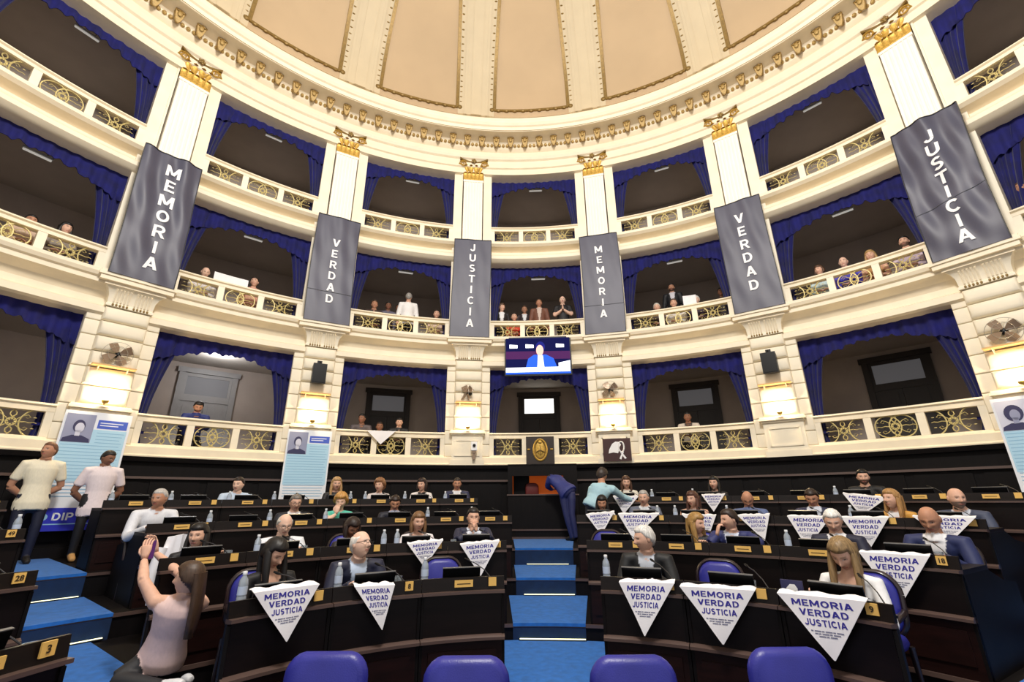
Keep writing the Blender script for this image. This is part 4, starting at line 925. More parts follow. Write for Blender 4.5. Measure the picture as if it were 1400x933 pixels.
def hair_mesh(kind, rgb, R, C, length=.3, seed=0, vol=1.0):
    n, fs = head_grid(40, 30); vs = []
    for q in n:
        p = skull(q, False); f = -q[1] / max(1e-6, math.hypot(q[0], q[1]))       # 1 = face, -1 = back of the head
        line = (.062 if f > .55 else (.062 - (.55 - f) * .11 if f > .05 else .007 - (.05 - f) * .075))
        T = .014
        if kind == 'fringe': line -= .004; top = .062 + .03 * max(0, -f)
        if kind in ('long', 'curly', 'bob', 'straight'): line -= .006 if f > .5 else .02; T = .02 if kind != 'curly' else .036
        g = (p.z - line) / .014
        if kind == 'fringe': g = min(g + .3, (top - p.z) / .02); T = .010
        k = max(0, min(1, g * .5 + .5)); k = k * k * (3 - 2 * k)
        T = T * vol + (.010 * math.sin(q[0] * 17 + seed) * math.sin(q[1] * 15 + 1) * math.sin(q[2] * 16 + seed) if kind == 'curly' else .0025 * math.sin(q[0] * 40) * math.sin(q[2] * 23 + q[1] * 30))
        d = Vector(q); vs.append(p + d * (T * k - .016 * (1 - k)))
    m = MB(); m.add(vs, fs, R)
    if kind in ('long', 'bob', 'straight'):
        L = length; Rz = Matrix.Rotation(R.to_euler('XYZ').z, 4, 'Z')
        fwd = R.to_3x3() @ Vector((0, .06, 0)); base = fwd
        rings = []
        for i in range(8):
            t = i / 7; c = base + Vector((0, 0, .05 - t * (L + .05))) + (Rz @ Vector((0, .015 + .02 * math.sin(t * 3), 0)))
            wdt = .08 - .012 * t - (.035 * max(0, t - .75) / .25); rings.append(ellring(c, Rz.to_3x3() @ Vector((1, 0, 0)), Rz.to_3x3() @ Vector((0, 1, 0)), wdt, .042 - .012 * t, 12))
        m.loft(rings)
        for sx in ((-1, 1) if kind != 'straight' else ()):
            rings = []
            for i in range(8):
                t = i / 7; c0 = R.to_3x3() @ Vector((sx * (.073 + .006 * math.sin(t * 3.1)), .012, .045))
                c = c0 + Vector((0, 0, -t * (L * .92 + .02))) + (Rz @ Vector((sx * .012 * t, -.035 * t * (1 if L > .2 else .3), 0)))
                rings.append(ellring(c, Rz.to_3x3() @ Vector((1, 0, 0)), Rz.to_3x3() @ Vector((0, 1, 0)), .018 + .008 * math.sin(t * 3.1), .042 - .012 * t, 10))
            m.loft(rings)
    m.v = [tuple(Vector(p) + C) for p in m.v]
    return m.mesh('hair', hair_mat(rgb), 80)
def hand(mb, wrist, fwd, nrm, side=1, curl=.35, s=1.0, spread=.06):
    """palm, four unequal jointed fingers and a thumb leaving the side of the palm; fwd along the hand, nrm out of its back"""
    f = fwd.normalized(); u = (nrm - f * nrm.dot(f)).normalized(); x = f.cross(u) * side
    P = lambda a, b, c: wrist + x * (a * s) + f * (b * s) + u * (c * s)
    rings = []
    for b, hw, th in ((-.01, .024, .019), (.02, .032, .018), (.055, .041, .016), (.085, .041, .013), (.093, .036, .009)):
        rings.append([P(hw * math.cos(2 * math.pi * k / 10), b, th * math.sin(2 * math.pi * k / 10)) for k in range(10)])
    mb.loft(rings)
    for i, (ln, rad) in enumerate(((.068, .0085), (.078, .009), (.073, .0085), (.056, .0075))):
        a = -.03 + .02 * i; p = [P(a, .075, 0)]; ang = curl * .6; b, c = .088, 0.0
        p.append(P(a, b, c)); da = spread * (i - 1.5)
        for seg in (.46, .3, .24):
            b += ln * seg * math.cos(ang); c -= ln * seg * math.sin(ang); p.append(P(a + da * (b - .088), b, c)); ang += curl
        mb.tube(p, [rad * s * k for k in (1, 1, .97, .9, .7)], 7)
    mb.tube([P(-.028, .02, -.002), P(-.05, .045, -.008), P(-.058, .072, -.014 - .01 * curl), P(-.054, .096, -.02 - .02 * curl)], [.012 * s, .0115 * s, .010 * s, .007 * s], 7)
STAND = dict(pelvis=V(0, .02, .95), hipL=V(-.1, .02, .92), hipR=V(.1, .02, .92), knL=V(-.11, -.01, .5), knR=V(.11, -.01, .5), anL=V(-.11, .03, .08), anR=V(.11, .03, .08))
def person(label, loc, a, head, yaw=0, pitch=0, roll=0, sex='m', hair=('short', (50, 36, 28)), skin='light', top=(30, 32, 48), shirt=None, tie=None, vdeep=.28, legs=(24, 24, 34), shoes=(22, 18, 16),
           sleeve=2, J=None, sit=True, res=.018, beard=None, brow=None, glasses=False, hands=True, armL=None, armR=None, scale=1.0, open_neck=0, fingers=None, extra=None, shadow=None, top2=None, brow_=None, hlen=.3, pel=None):
    """J: extra joints. head = centre of the head in local metres (face to -y, z from the floor). sleeve: 0 bare arms, 1 short, 2 long"""
    s = scale; sk = SKIN[skin]; H = V(*head); jo = {}
    Rh = Matrix.Rotation(RAD(yaw), 4, 'Z') @ Matrix.Rotation(RAD(pitch), 4, 'X') @ Matrix.Rotation(RAD(roll), 4, 'Y')
    neck = H + V(0, .045 - .02 * math.sin(RAD(pitch)), -.138)
    jo['neck'] = neck
    if sit:
        jo.update(pelvis=V(H.x * .3, .16, .52), hipL=V(-.1, .13, .5), hipR=V(.1, .13, .5), knL=V(-.13, -.27, .53), knR=V(.13, -.27, .53), anL=V(-.13, -.24, .09), anR=V(.13, -.24, .09))
    else: jo.update({k: v.copy() for k, v in STAND.items()})
    if pel: jo['pelvis'] = V(*pel)
    sw = (.185 if sex == 'm' else .158)
    jo['shL'] = neck + V(-sw, .005, -.055); jo['shR'] = neck + V(sw, .005, -.055)
    if J: jo.update({k: (V(*v) if not isinstance(v, Vector) else v) for k, v in J.items()})
    neck = jo['neck']
    for sd, sg in (('L', -1), ('R', 1)):
        arm = armL if sd == 'L' else armR
        if arm: jo['el' + sd] = V(*arm[0]); jo['wr' + sd] = V(*arm[1])
        elif 'el' + sd not in jo:
            if sit: jo['el' + sd] = jo['sh' + sd] + V(sg * .07, -.12, -.25); jo['wr' + sd] = V(sg * .12, -.36, .78)
            else: jo['el' + sd] = jo['sh' + sd] + V(sg * .06, .03, -.28); jo['wr' + sd] = jo['sh' + sd] + V(sg * .06, -.04, -.52)
    parts = []
    pel_, xh = jo['pelvis'], (jo['hipR'] - jo['hipL']).normalized(); xs = (jo['shR'] - jo['shL']).normalized()
    ch = jo.get('chest'); base = neck + (neck - pel_).normalized() * 0.0
    wf, df = (1.0, 1.0) if sex == 'm' else (.86, .92)
    rings = []
    for t, rx, ry in ((-.24, .12, .09), (-.16, .155, .115), (0, .168, .128), (.2, .156, .118), (.42, .152, .112), (.62, .170, .118), (.8, .185, .115), (.9, .165, .098), (.97, .11, .078), (1.02, .066, .06)):
        if ch is not None:
            c = pel_ * (1 - t) ** 2 + ch * 2 * t * (1 - t) + base * t * t if t > 0 else pel_ + (ch - pel_).normalized() * t * (base - pel_).length
        else: c = pel_ + (base - pel_) * t
        x = xh.lerp(xs, max(0, min(1, t))).normalized(); ax = ((base - pel_) if ch is None else ((ch - pel_) * (1 - max(0, t)) + (base - ch) * max(0, t))).normalized(); y = ax.cross(x).normalized()
        x = y.cross(ax).normalized()
        bust = (.022 if sex == 'f' and .5 < t < .75 else 0)
        rings.append(ellring(c - y * bust if True else c, x, y, rx * wf * s, ry * df * s + bust, 18))
    grow = lambda ring, f: [sum(ring, V(0, 0, 0)) / len(ring) + (q - sum(ring, V(0, 0, 0)) / len(ring)) * f for q in ring]
    tb = MB(); tb.loft([grow(q, (1.24, 1.17, 1.08)[j] if j < 3 else 1.0) for j, q in enumerate(rings[1:])]); parts.append((tb, top))
    pb = MB(); pb.loft([grow(q, .95) for q in rings[:4]]); parts.append((pb, legs))
    nb = MB(); Hc = H + Rh.to_3x3() @ V(0, .012, -.075); nr = .06 if sex == 'm' else .048
    nb.tube([neck + V(0, 0, -.05), neck, neck.lerp(Hc, .55), Hc], [nr * 1.25, nr * 1.08, nr, nr], 12); parts.append((nb, sk))
    if sleeve and sex == 'm':
        cb = MB(); nd = (Hc - neck).normalized(); cb.tube([neck - nd * .045, neck - nd * .01, neck + nd * .02], [nr * 1.55, nr * 1.32, nr * 1.14], 14); parts.append((cb, shirt if (shirt and sleeve == 2) else top))
    th = .008 if sleeve == 2 and sex == 'm' else 0
    for sd in 'LR':
        A, B, C_ = jo['sh' + sd], jo['el' + sd], jo['wr' + sd]; k = wf * s
        ub = MB(); ub.tube([neck.lerp(A, .45) + V(0, 0, -.015), A, A.lerp(B, .35), A.lerp(B, .7), B], [.06 * k, .066 * k + th, .056 * k + th, .05 * k + th, .046 * k + th], 12); parts.append((ub, top if sleeve else sk))
        if sleeve == 1:
            ub.v = []; ub.f = []; ub.tube([neck.lerp(A, .45) + V(0, 0, -.015), A, A.lerp(B, .35), A.lerp(B, .68)], [.06 * k, .068 * k, .066 * k, .066 * k], 12)
            fb = MB(); fb.tube([A.lerp(B, .4), A.lerp(B, .75), B], [.05 * k, .047 * k, .043 * k], 12); parts.append((fb, sk))
        fb = MB(); fb.tube([B, B.lerp(C_, .3), B.lerp(C_, .75), C_], [.046 * k + th, .045 * k + th, .036 * k + th, .029 * k + th], 12); parts.append((fb, top if sleeve == 2 else sk))
        h, kn, an = jo['hip' + sd], jo['kn' + sd], jo['an' + sd]
        lb = MB(); lb.tube([h, h.lerp(kn, .3), h.lerp(kn, .75), kn], [(.09 if sit else .076) * wf ** .5 * s, (.09 if sit else .084) * s, .068 * s, .06 * s], 12); parts.append((lb, legs))
        lb = MB(); lb.tube([kn, kn.lerp(an, .3), kn.lerp(an, .75), an], [.06 * s, .06 * s, .05 * s, .046 * s], 12); parts.append((lb, legs))
        toe = jo.get('toe' + sd, an + V(0, -.19, -.05)); d = (toe - an)
        sb = MB(); sb.tube([an + V(0, .03, .0) - d.normalized() * .03, an + d * .35 + V(0, 0, .0), an + d * .75, toe], [.04, .045, .042, .028], 10); parts.append((sb, shoes))
    if extra: parts += extra(jo)
    hb = MB(); hcol = []
    if hands:
        for sd, sg in (('L', 1), ('R', -1)):
            f = fingers.get(sd) if fingers else None
            d = (jo['wr' + sd] - jo['el' + sd]).normalized()
            if f: hand(hb, jo['wr' + sd] + V(*f[0]) * .02, V(*f[0]), V(*f[1]), f[2], f[3])
            else: hand(hb, jo['wr' + sd], (d + V(0, -.3, -.1)).normalized(), V(0, 0, 1), sg, .35, .95)
    PEND.append(dict(label=label, loc=loc, a=a, parts=parts, res=res, H=H, Rh=Rh, skin=sk, hair=hair, sex=sex, shirt=shirt, tie=tie, vdeep=vdeep, beard=beard, brow=brow or (hair[1] if hair else (90, 70, 60)), glasses=glasses, neck=neck, pel=pel_, hb=hb, top=top, hlen=hlen, xs=xs, top2=top2))
def finish_people():
    tmp = []
    for p in PEND:
        m = MB()
        fc = []
        for mb, c in p['parts']:
            n0 = len(m.f); m.add(mb.v, mb.f); fc += [c] * (len(m.f) - n0)
        me = bpy.data.meshes.new('tmp'); me.from_pydata(m.v, [], m.f)
        bm = bmesh.new(); bm.from_mesh(me); bmesh.ops.triangulate(bm, faces=[f for f in bm.faces if len(f.verts) > 4]); bmesh.ops.recalc_face_normals(bm, faces=bm.faces); bm.to_mesh(me); bm.free()
        o = bpy.data.objects.new('tmp', me); COL.objects.link(o)
        r = o.modifiers.new('r', 'REMESH'); r.mode = 'VOXEL'; r.voxel_size = p['res']
        s_ = o.modifiers.new('s', 'SMOOTH'); s_.factor = .5; s_.iterations = 3
        p['bvh'] = BVHTree.FromPolygons([Vector(v) for v in m.v], m.f); p['fc'] = fc; tmp.append(o)
    bpy.context.view_layer.update(); dg = bpy.context.evaluated_depsgraph_get()
    for p, o in zip(PEND, tmp):
        me = bpy.data.meshes.new_from_object(o.evaluated_get(dg)); vs = [v.co.copy() for v in me.vertices]; ns = [v.normal.copy() for v in me.vertices]; fs = [tuple(q.vertices) for q in me.polygons]
        lin = {c: Vector(s2l(c)) for c in set(p['fc'])}; cols = []
        sh = Vector(s2l(p['shirt'])) if p['shirt'] else None; ti = Vector(s2l(p['tie'])) if p['tie'] else None
        nk, pe = p['neck'], p['pel']; up = (nk - pe).normalized(); xs = p['xs']; tl = Vector(s2l(p['top']))
        for v, nn in zip(vs, ns):
            c = p['fc'][p['bvh'].find_nearest(v)[2]]; cl = lin[c]
            if c == p['top'] and sh is not None:
                d = v - nk; z = d.dot(up); fr_ = up.cross(xs); fr_ = fr_ if fr_.y < 0 else -fr_
                if nn.dot(fr_) > .25 and d.dot(fr_) > .02 and z > -p['vdeep']:
                    xx = abs(d.dot(xs)); lim = .066 * (1 - (-z) / p['vdeep']) + .010
                    if xx < lim: cl = ti if (ti is not None and xx < .022) else sh
                    elif xx < lim + .03: cl = cl * .8
            cols.append(cl)
        near = p['res'] < .015; nu, nv = (56, 50) if near else ((40, 34) if p['res'] < .02 else (28, 24))
        hv, hf, hc = head_parts(p['skin'], p['brow'], nu, nv, p['beard']); o0 = len(vs)
        vs += [p['Rh'] @ v + p['H'] for v in hv]; fs += [tuple(i + o0 for i in f) for f in hf]; cols += hc
        ea = MB()
        for sx in (-1, 1): ea.ell((sx * .076, .012, .0), .010, .018, .032, 8, 6)
        o0 = len(vs); vs += [p['Rh'] @ Vector(v) + p['H'] for v in ea.v]; fs += [tuple(i + o0 for i in f) for f in ea.f]; cols += [Vector(s2l(p['skin'])) * .93] * len(ea.v)
        if p['hb'].v: o0 = len(vs); vs += p['hb'].v; fs += [tuple(i + o0 for i in f) for f in p['hb'].f]; cols += [Vector(s2l(p['skin']))] * len(p['hb'].v)
        bpy.data.meshes.remove(me)
        me = bpy.data.meshes.new('person'); me.from_pydata(vs, [], fs); me.polygons.foreach_set('use_smooth', [True] * len(me.polygons))
        at_ = me.color_attributes.new('Col', 'FLOAT_COLOR', 'POINT'); at_.data.foreach_set('color', [x for c in cols for x in (c[0], c[1], c[2], 1.0)])
        me.materials.append(MATS['person_surface'])
        ob = link('person', me, None, p['loc'], -RAD(p['a'])); tag(ob, p['label'], 'person'); p['ob'] = ob
        if p['hair']: link('hair', hair_mesh(p['hair'][0], p['hair'][1], p['Rh'], p['H'], p['hlen'], len(vs) % 7, p['hair'][2] if len(p['hair']) > 2 else 1.0), ob)
        if p['glasses']:
            m = MB()
            for sx in (-1, 1): m.tube([(sx * .031 + .021 * math.cos(2 * math.pi * j / 14), -.107, .006 + .016 * math.sin(2 * math.pi * j / 14)) for j in range(15)], .0022, 4); m.tube([(sx * .052, -.105, .01), (sx * .078, -.02, .012)], .002, 4)
            m.tube([(-.01, -.11, .01), (.01, -.11, .01)], .002, 4); m.v = [tuple(p['Rh'] @ Vector(v) + p['H']) for v in m.v]; m.build('glasses', 'black_plastic', ob)
    for o in tmp:
        me = o.data; bpy.data.objects.remove(o); bpy.data.meshes.remove(me)
# ---- the seated members: row, pixel of the head centre, then looks
BLK, DBR, BRN, LBR, BLD, GRY, WHT = (22, 18, 18), (44, 30, 24), (84, 58, 40), (120, 88, 58), (172, 138, 88), (140, 136, 132), (214, 212, 208)
NAVY, DKS, WHS = (26, 30, 56), (20, 20, 26), (236, 236, 240)
def seated(label, row, px, py, dr=.76, **kw):
    r0, fl = ROWS[row]; a, z = at(px, py, r0 + dr - .03)
    kw.setdefault('res', .012 if row <= 2 else .017)
    person(label, pol(r0 + dr, a, fl), a, (0, -.03, z - fl), **kw)
    chair('blue leather armchair under the ' + label.split(',')[0], pol(r0 + dr + .1, a, fl), a)
seated('woman with long black hair in black, reading, front row left', 1, 375, 757, yaw=25, pitch=28, sex='f', hair=('long', BLK), top=(16, 16, 20), shirt=SKIN['light'], vdeep=.2, hlen=.26)
seated('old man with white hair in navy jacket leaning back, front row left', 1, 493, 745, yaw=38, pitch=-14, hair=('fringe', (226, 222, 216)), skin='fair', top=NAVY, shirt=(196, 212, 236), vdeep=.4, glasses=True, roll=6)
seated('white-haired man in black jacket turned left, front row right', 1, 881, 737, yaw=-62, pitch=6, hair=('short', WHT), skin='light', top=(20, 22, 26), shirt=(196, 202, 214), vdeep=.3)
seated('long-haired blonde woman in white blazer looking down, front row right', 1, 1153, 758, dr=.72, yaw=-6, pitch=30, sex='f', hair=('long', (138, 112, 76)), skin='light', top=(240, 240, 242), shirt=SKIN['light'], vdeep=.22, hlen=.3)
seated('dark-haired woman in black looking left, second row left', 2, 271, 733, yaw=-38, pitch=2, sex='f', hair=('long', BLK), top=(22, 20, 26), shirt=(226, 222, 228), vdeep=.3, hlen=.22)
seated('grey-haired man in white jacket looking down, second row left', 2, 389, 718, yaw=4, pitch=16, hair=('fringe', (196, 192, 186)), skin='fair', top=(232, 236, 244), shirt=(24, 24, 30), vdeep=.5, glasses=True)
seated('dark-haired woman bowed over her desk, second row left', 2, 481, 722, yaw=20, pitch=30, sex='f', hair=('bob', (40, 26, 22)), skin='dark', top=(34, 26, 26), hlen=.14, sleeve=1)
seated('light-haired woman in white top, second row left', 2, 572, 714, yaw=8, pitch=6, sex='f', hair=('bob', LBR), skin='light', top=(240, 234, 238), shirt=SKIN['light'], vdeep=.12, hlen=.16, sleeve=1)
seated('man in navy suit with hands clasped at his mouth, second row left', 2, 647, 708, yaw=4, pitch=4, hair=('short', (34, 26, 24)), skin='light', top=(30, 34, 62), shirt=(220, 226, 240), vdeep=.3,
       armL=((-.2, -.26, .80), (-.04, -.2, .89)), armR=((.2, -.26, .80), (.04, -.2, .89)), fingers={'L': ((.35, -.1, .9), (-.7, -.6, .3), 1, .5), 'R': ((-.35, -.1, .9), (.7, -.6, .3), -1, .5)})
seated('blonde woman in dark top turned right to her neighbour, second row right', 2, 952, 716, yaw=62, pitch=8, sex='f', hair=('long', (160, 124, 70)), top=(40, 42, 50), hlen=.25)
seated('man in blue suit with hand at his mouth, second row right', 2, 997, 711, yaw=-52, pitch=6, hair=('short', DBR), skin='light', top=(40, 48, 104), shirt=(214, 222, 240), vdeep=.3,
       armL=((-.2, -.27, .79), (-.13, -.22, .86)), fingers={'L': ((.25, .1, .9), (-.8, -.4, .1), 1, .9)}, armR=((.3, -.2, .80), (.2, -.36, .78)))
seated('white-haired man in navy suit looking down, second row right', 2, 1139, 713, yaw=8, pitch=20, hair=('short', (232, 230, 226)), skin='light', top=(30, 32, 56), shirt=WHS, vdeep=.32)
seated('bald man in bright navy suit looking down, second row right', 2, 1271, 711, yaw=0, pitch=22, hair=None, skin='tan', top=(36, 46, 92), shirt=WHS, vdeep=.36, brow=(70, 56, 48))
seated('grey-haired man in white shirt looking left, third row left', 3, 218, 682, yaw=-42, pitch=4, hair=('short', (186, 182, 178), .7), top=(226, 228, 236), skin='tan')
seated('grey-haired man in dark suit, third row left', 3, 404, 688, yaw=6, pitch=10, hair=('short', (120, 114, 108)), top=(30, 32, 44), shirt=WHS, vdeep=.24, glasses=True)
seated('woman with curly blonde hair in teal, hand on her chin, third row left', 3, 466, 686, yaw=-14, pitch=14, sex='f', hair=('curly', (190, 142, 78)), top=(88, 196, 176), skin='fair', sleeve=1,
       armL=((-.19, -.27, .79), (-.07, -.2, .87)), fingers={'L': ((.1, .1, .9), (-.4, -.8, .1), 1, 1.0)})
seated('dark-haired man in dark suit bowed over a desk, third row left', 3, 540, 688, yaw=0, pitch=26, hair=('short', DBR), skin='tan', top=(28, 30, 46), shirt=(160, 166, 190), vdeep=.2)
seated('black-haired woman in white blouse, third row right', 3, 823, 688, yaw=0, pitch=16, sex='f', hair=('long', BLK), skin='tan', top=(222, 220, 222), hlen=.2)
seated('grey-haired man in grey sweater, third row right', 3, 880, 681, yaw=-8, pitch=6, hair=('short', (170, 166, 162), .7), top=(92, 98, 118), shirt=(222, 226, 232), vdeep=.1)
seated('brown-haired woman with bare arms looking left, third row right', 3, 947, 683, yaw=-30, pitch=4, sex='f', hair=('long', (82, 50, 38)), top=(206, 180, 170), sleeve=0, hlen=.22)
seated('bald man in blue-grey shirt bent low, third row right', 3, 1022, 683, yaw=6, pitch=34, hair=None, skin='tan', top=(92, 108, 152), brow=(80, 64, 54))
seated('dark-haired man in navy suit looking down, third row right', 3, 1110, 681, yaw=0, pitch=24, hair=('short', DBR), skin='tan', top=(30, 36, 70), shirt=(210, 216, 230), vdeep=.22)
seated('long-haired blonde woman with orange vest looking left, third row right', 3, 1219, 683, yaw=-30, pitch=-6, sex='f', hair=('long', (170, 128, 78)), top=(214, 158, 70), shirt=WHS, vdeep=.5, hlen=.26, res=.014)
seated('bald bearded man in grey suit looking right, third row right', 3, 1308, 682, yaw=34, pitch=2, hair=None, skin='light', top=(66, 74, 98), shirt=(196, 200, 212), vdeep=.25, beard=(120, 108, 100), brow=(60, 48, 44), res=.014)
seated('dark-haired man in pale blue shirt looking left, back row', 4, 326, 663, yaw=-34, pitch=4, hair=('short', DBR), skin='fair', top=(196, 214, 236))
seated('long-haired blonde woman in black, back row', 4, 460, 662, yaw=4, pitch=4, sex='f', hair=('long', (178, 142, 96)), top=(28, 26, 30), hlen=.25)
seated('light-brown-haired woman with wavy hair looking left, back row', 4, 519, 664, yaw=-28, pitch=2, sex='f', hair=('curly', (140, 98, 66)), top=(214, 206, 206))
seated('dark-haired woman in white jacket looking left, back row', 4, 577, 663, yaw=-32, pitch=4, sex='f', hair=('bob', (46, 30, 28)), top=(234, 228, 226), shirt=(40, 34, 36), vdeep=.2, hlen=.12)
seated('dark-haired man in navy suit and white shirt, back row', 4, 625, 662, yaw=0, pitch=8, hair=('short', (46, 36, 32), .6), skin='tan', top=(34, 40, 76), shirt=WHS, vdeep=.22)
seated('brown-haired woman in cream top, back row right', 4, 856, 660, yaw=10, pitch=6, sex='f', hair=('long', (78, 52, 38)), top=(228, 222, 208), hlen=.2)
seated('black-haired woman in black, back row right', 4, 976, 661, yaw=-12, pitch=2, sex='f', hair=('long', BLK), top=(22, 20, 24), hlen=.25)
seated('dark-haired bearded man in black, back row right', 4, 1180, 653, yaw=10, pitch=4, hair=('short', BLK), top=(22, 22, 26), beard=(46, 34, 30), res=.014)
# empty places
for row, px, py, lab in ((1, 607, 800, 'empty blue leather armchair left of the stairs, front row'), (1, 979, 800, 'empty blue leather armchair right of the stairs, front row'), (2, 830, 750, 'empty blue leather armchair beside the stairs, second row right')):
    r0, fl = ROWS[row]; a, z = at(px, py, r0 + .8); chair(lab, pol(r0 + .8, a, fl), a)
a, z = at(333, 800, ROWS[1][0] + .8); 
# ---- standing people on the floor
def stand_at(px, py, r): a, z = at(px, py, r); return a, z
T4 = ROWS[4][1]
a, z = at(66, 617, 8.62)
person('man standing in cream T-shirt with arms behind his back', pol(8.6, a, T4), a, (0, -.02, z - T4), yaw=-48, pitch=-10, hair=('short', (110, 72, 50)), skin='tan', top=(238, 230, 206), legs=(24, 28, 52), sit=False, sleeve=1, res=.012,
       armL=((-.27, .1, z - T4 - .50), (-.06, .2, z - T4 - .66)), armR=((.27, .1, z - T4 - .50), (.06, .2, z - T4 - .66)), hands=True, fingers={'L': ((.8, 0, -.4), (0, 1, 0), 1, .4), 'R': ((-.8, 0, -.4), (0, 1, 0), -1, .4)}, pel=(0, .03, z - T4 - .72))
a, z = at(147, 627, 8.47)
person('man standing in pale pink-white T-shirt looking down', pol(8.45, a, T4), a, (0, -.02, z - T4), yaw=36, pitch=18, hair=('short', (24, 20, 20), .7), skin='dark', top=(236, 222, 226), legs=(18, 18, 24), shoes=(196, 150, 92), sit=False, sleeve=1, res=.012,
       armL=((-.28, .08, z - T4 - .50), (-.08, .19, z - T4 - .68)), armR=((.28, .08, z - T4 - .50), (.1, .19, z - T4 - .68)), fingers={'L': ((.8, 0, -.4), (0, 1, 0), 1, .4), 'R': ((-.8, 0, -.4), (0, 1, 0), -1, .4)}, pel=(.0, .03, z - T4 - .74))
# man in light blue shirt leaning over the desks, seen from behind
F3 = ROWS[3][1]
a, z = at(820, 650, 6.62); hz = z - F3
person('curly-haired man in light blue shirt leaning towards the seated woman', pol(6.5, a, F3), a, (.04, .12, hz), yaw=150, pitch=24, hair=('curly', (52, 42, 38), .6), skin='tan', top=(168, 206, 220), legs=(36, 38, 50), sit=False, res=.013,
       J=dict(pelvis=V(-.12, -.02, .96), hipL=V(-.2, -.0, .93), hipR=V(-.03, -.0, .93), knL=V(-.2, .02, .5), knR=V(-.02, .02, .5), anL=V(-.2, 0, .08), anR=V(-.02, 0, .08), toeL=V(-.2, .2, .03), toeR=V(-.02, .2, .03), shL=V(-.15, .04, hz - .24), shR=V(.2, .06, hz - .24), neck=V(.03, .05, hz - .17)),
       armL=((-.22, .02, hz - .52), (-.2, .1, hz - .76)), armR=((.36, .26, hz - .36), (.52, .34, hz - .42)), fingers={'L': ((0, .3, -.9), (-1, 0, 0), 1, .4), 'R': ((.9, .3, -.2), (0, 0, 1), 1, .4)})
# man in navy suit bending into the booth window
a, z = at(784, 741, 8.05)
person('man in navy suit bending into the booth window at the stair head', pol(8.05, a, T4), a, (-.42, .32, 1.18), yaw=-150, pitch=48, hair=('short', DBR), skin='light', top=(40, 50, 120), legs=(34, 40, 88), sit=False, res=.013,
       J=dict(pelvis=V(-.08, .03, .95), hipL=V(-.17, .03, .92), hipR=V(.01, .0, .92), knL=V(-.12, .0, .5), knR=V(-.0, -.04, .5), anL=V(-.02, .02, .08), anR=V(.06, -.04, .08), toeL=V(-.14, .14, .03), toeR=V(-.06, .08, .03), neck=V(-.36, .26, 1.24), shL=V(-.44, .12, 1.2), shR=V(-.24, .34, 1.22)),
       armL=((-.5, .26, 1.06), (-.42, .50, 1.0)), armR=((-.2, .46, 1.04), (-.34, .56, 1.02)), fingers={'L': ((0, 1, 0), (0, 0, 1), 1, .3), 'R': ((-.5, 1, 0), (0, 0, 1), -1, .3)})
# kneeling woman photographing, back to the camera
F2 = ROWS[2][1]
def campt(px, py, t): return CAMP + (CROT @ Vector(((px - 700) / FPX, (466.5 - py) / FPX, -1))) * t
KT = 3.55
base = campt(222, 905, KT); ka = math.degrees(math.atan2(base.x, base.y)); kl = Vector((base.x, base.y, F2))
Mk = (Matrix.Translation(kl) @ Matrix.Rotation(-RAD(ka), 4, 'Z')).inverted()
def K(px, py, t): return Mk @ campt(px, py, t)
khead = K(258, 792, KT + .02)
person('woman with long brown hair in pale pink top kneeling with a raised phone', kl, ka, tuple(khead), yaw=-135, pitch=-4, sex='f', hair=('straight', (70, 50, 36)), skin='light', top=(238, 206, 200), legs=(36, 36, 40), shoes=(232, 232, 236), sit=False, sleeve=0, res=.011, hlen=.40,
       J=dict(neck=K(246, 818, KT - .01), shL=K(276, 826, KT + .02), shR=K(212, 824, KT - .02), pelvis=K(222, 896, KT - .02), hipL=K(240, 905, KT - .02), hipR=K(205, 903, KT - .05), knR=K(158, 930, KT - .22), knL=K(180, 912, KT + .3), anR=K(222, 940, KT - .25), anL=K(238, 925, KT + .25), toeR=K(250, 936, KT - .3), toeL=K(262, 930, KT + .2),
              elR=K(196, 794, KT + .03), wrR=K(197, 766, KT + .2), elL=K(246, 785, KT + .3), wrL=K(213, 757, KT + .4)),
       fingers={'R': ((.05, .25, .95), (-.7, -.7, 0), 1, .35), 'L': ((-.3, .1, .9), (.8, .5, .1), -1, .45)})
t = thing('phone', 'mobile phone held up by the kneeling woman', 'phone', campt(205, 752, KT + .3), ka - 12); 
m = MB(); m.loft([[(x, y, z) for x, z in rrect(.074, .15, .012, 3)] for y in (-.004, .004)]); m.build('body', 'phone', t); m = MB(); m.box(-.033, .033, -.006, -.004, -.068, .068); m.build('screen', 'tv_purple', t)
t = thing('jacket', 'white jacket hung on a chair beside the dark-haired woman', 'clothing', pol(ROWS[2][0] + .9, at(247, 745, ROWS[2][0] + .9)[0], F2 + .35), at(247, 745, ROWS[2][0] + .9)[0])
m = sheet(lambda u, v: ((u - .5) * .36 * (1 - .35 * (1 - v) ** 2), .1 * math.sin(u * 3.1) * 0 - .05 * math.sin(u * 3.14) + .012 * math.sin(u * 25), .62 - v * .6 - .05 * abs(u - .5)), 16, 10, .03); m.build('cloth', 'cloth_white', t, 70)
m = MB(); m.tube([(-.15, 0, .5), (-.2, -.02, .25), (-.17, -.03, .08)], [.05, .045, .04], 8); m.build('sleeve', 'cloth_white', t, 70)
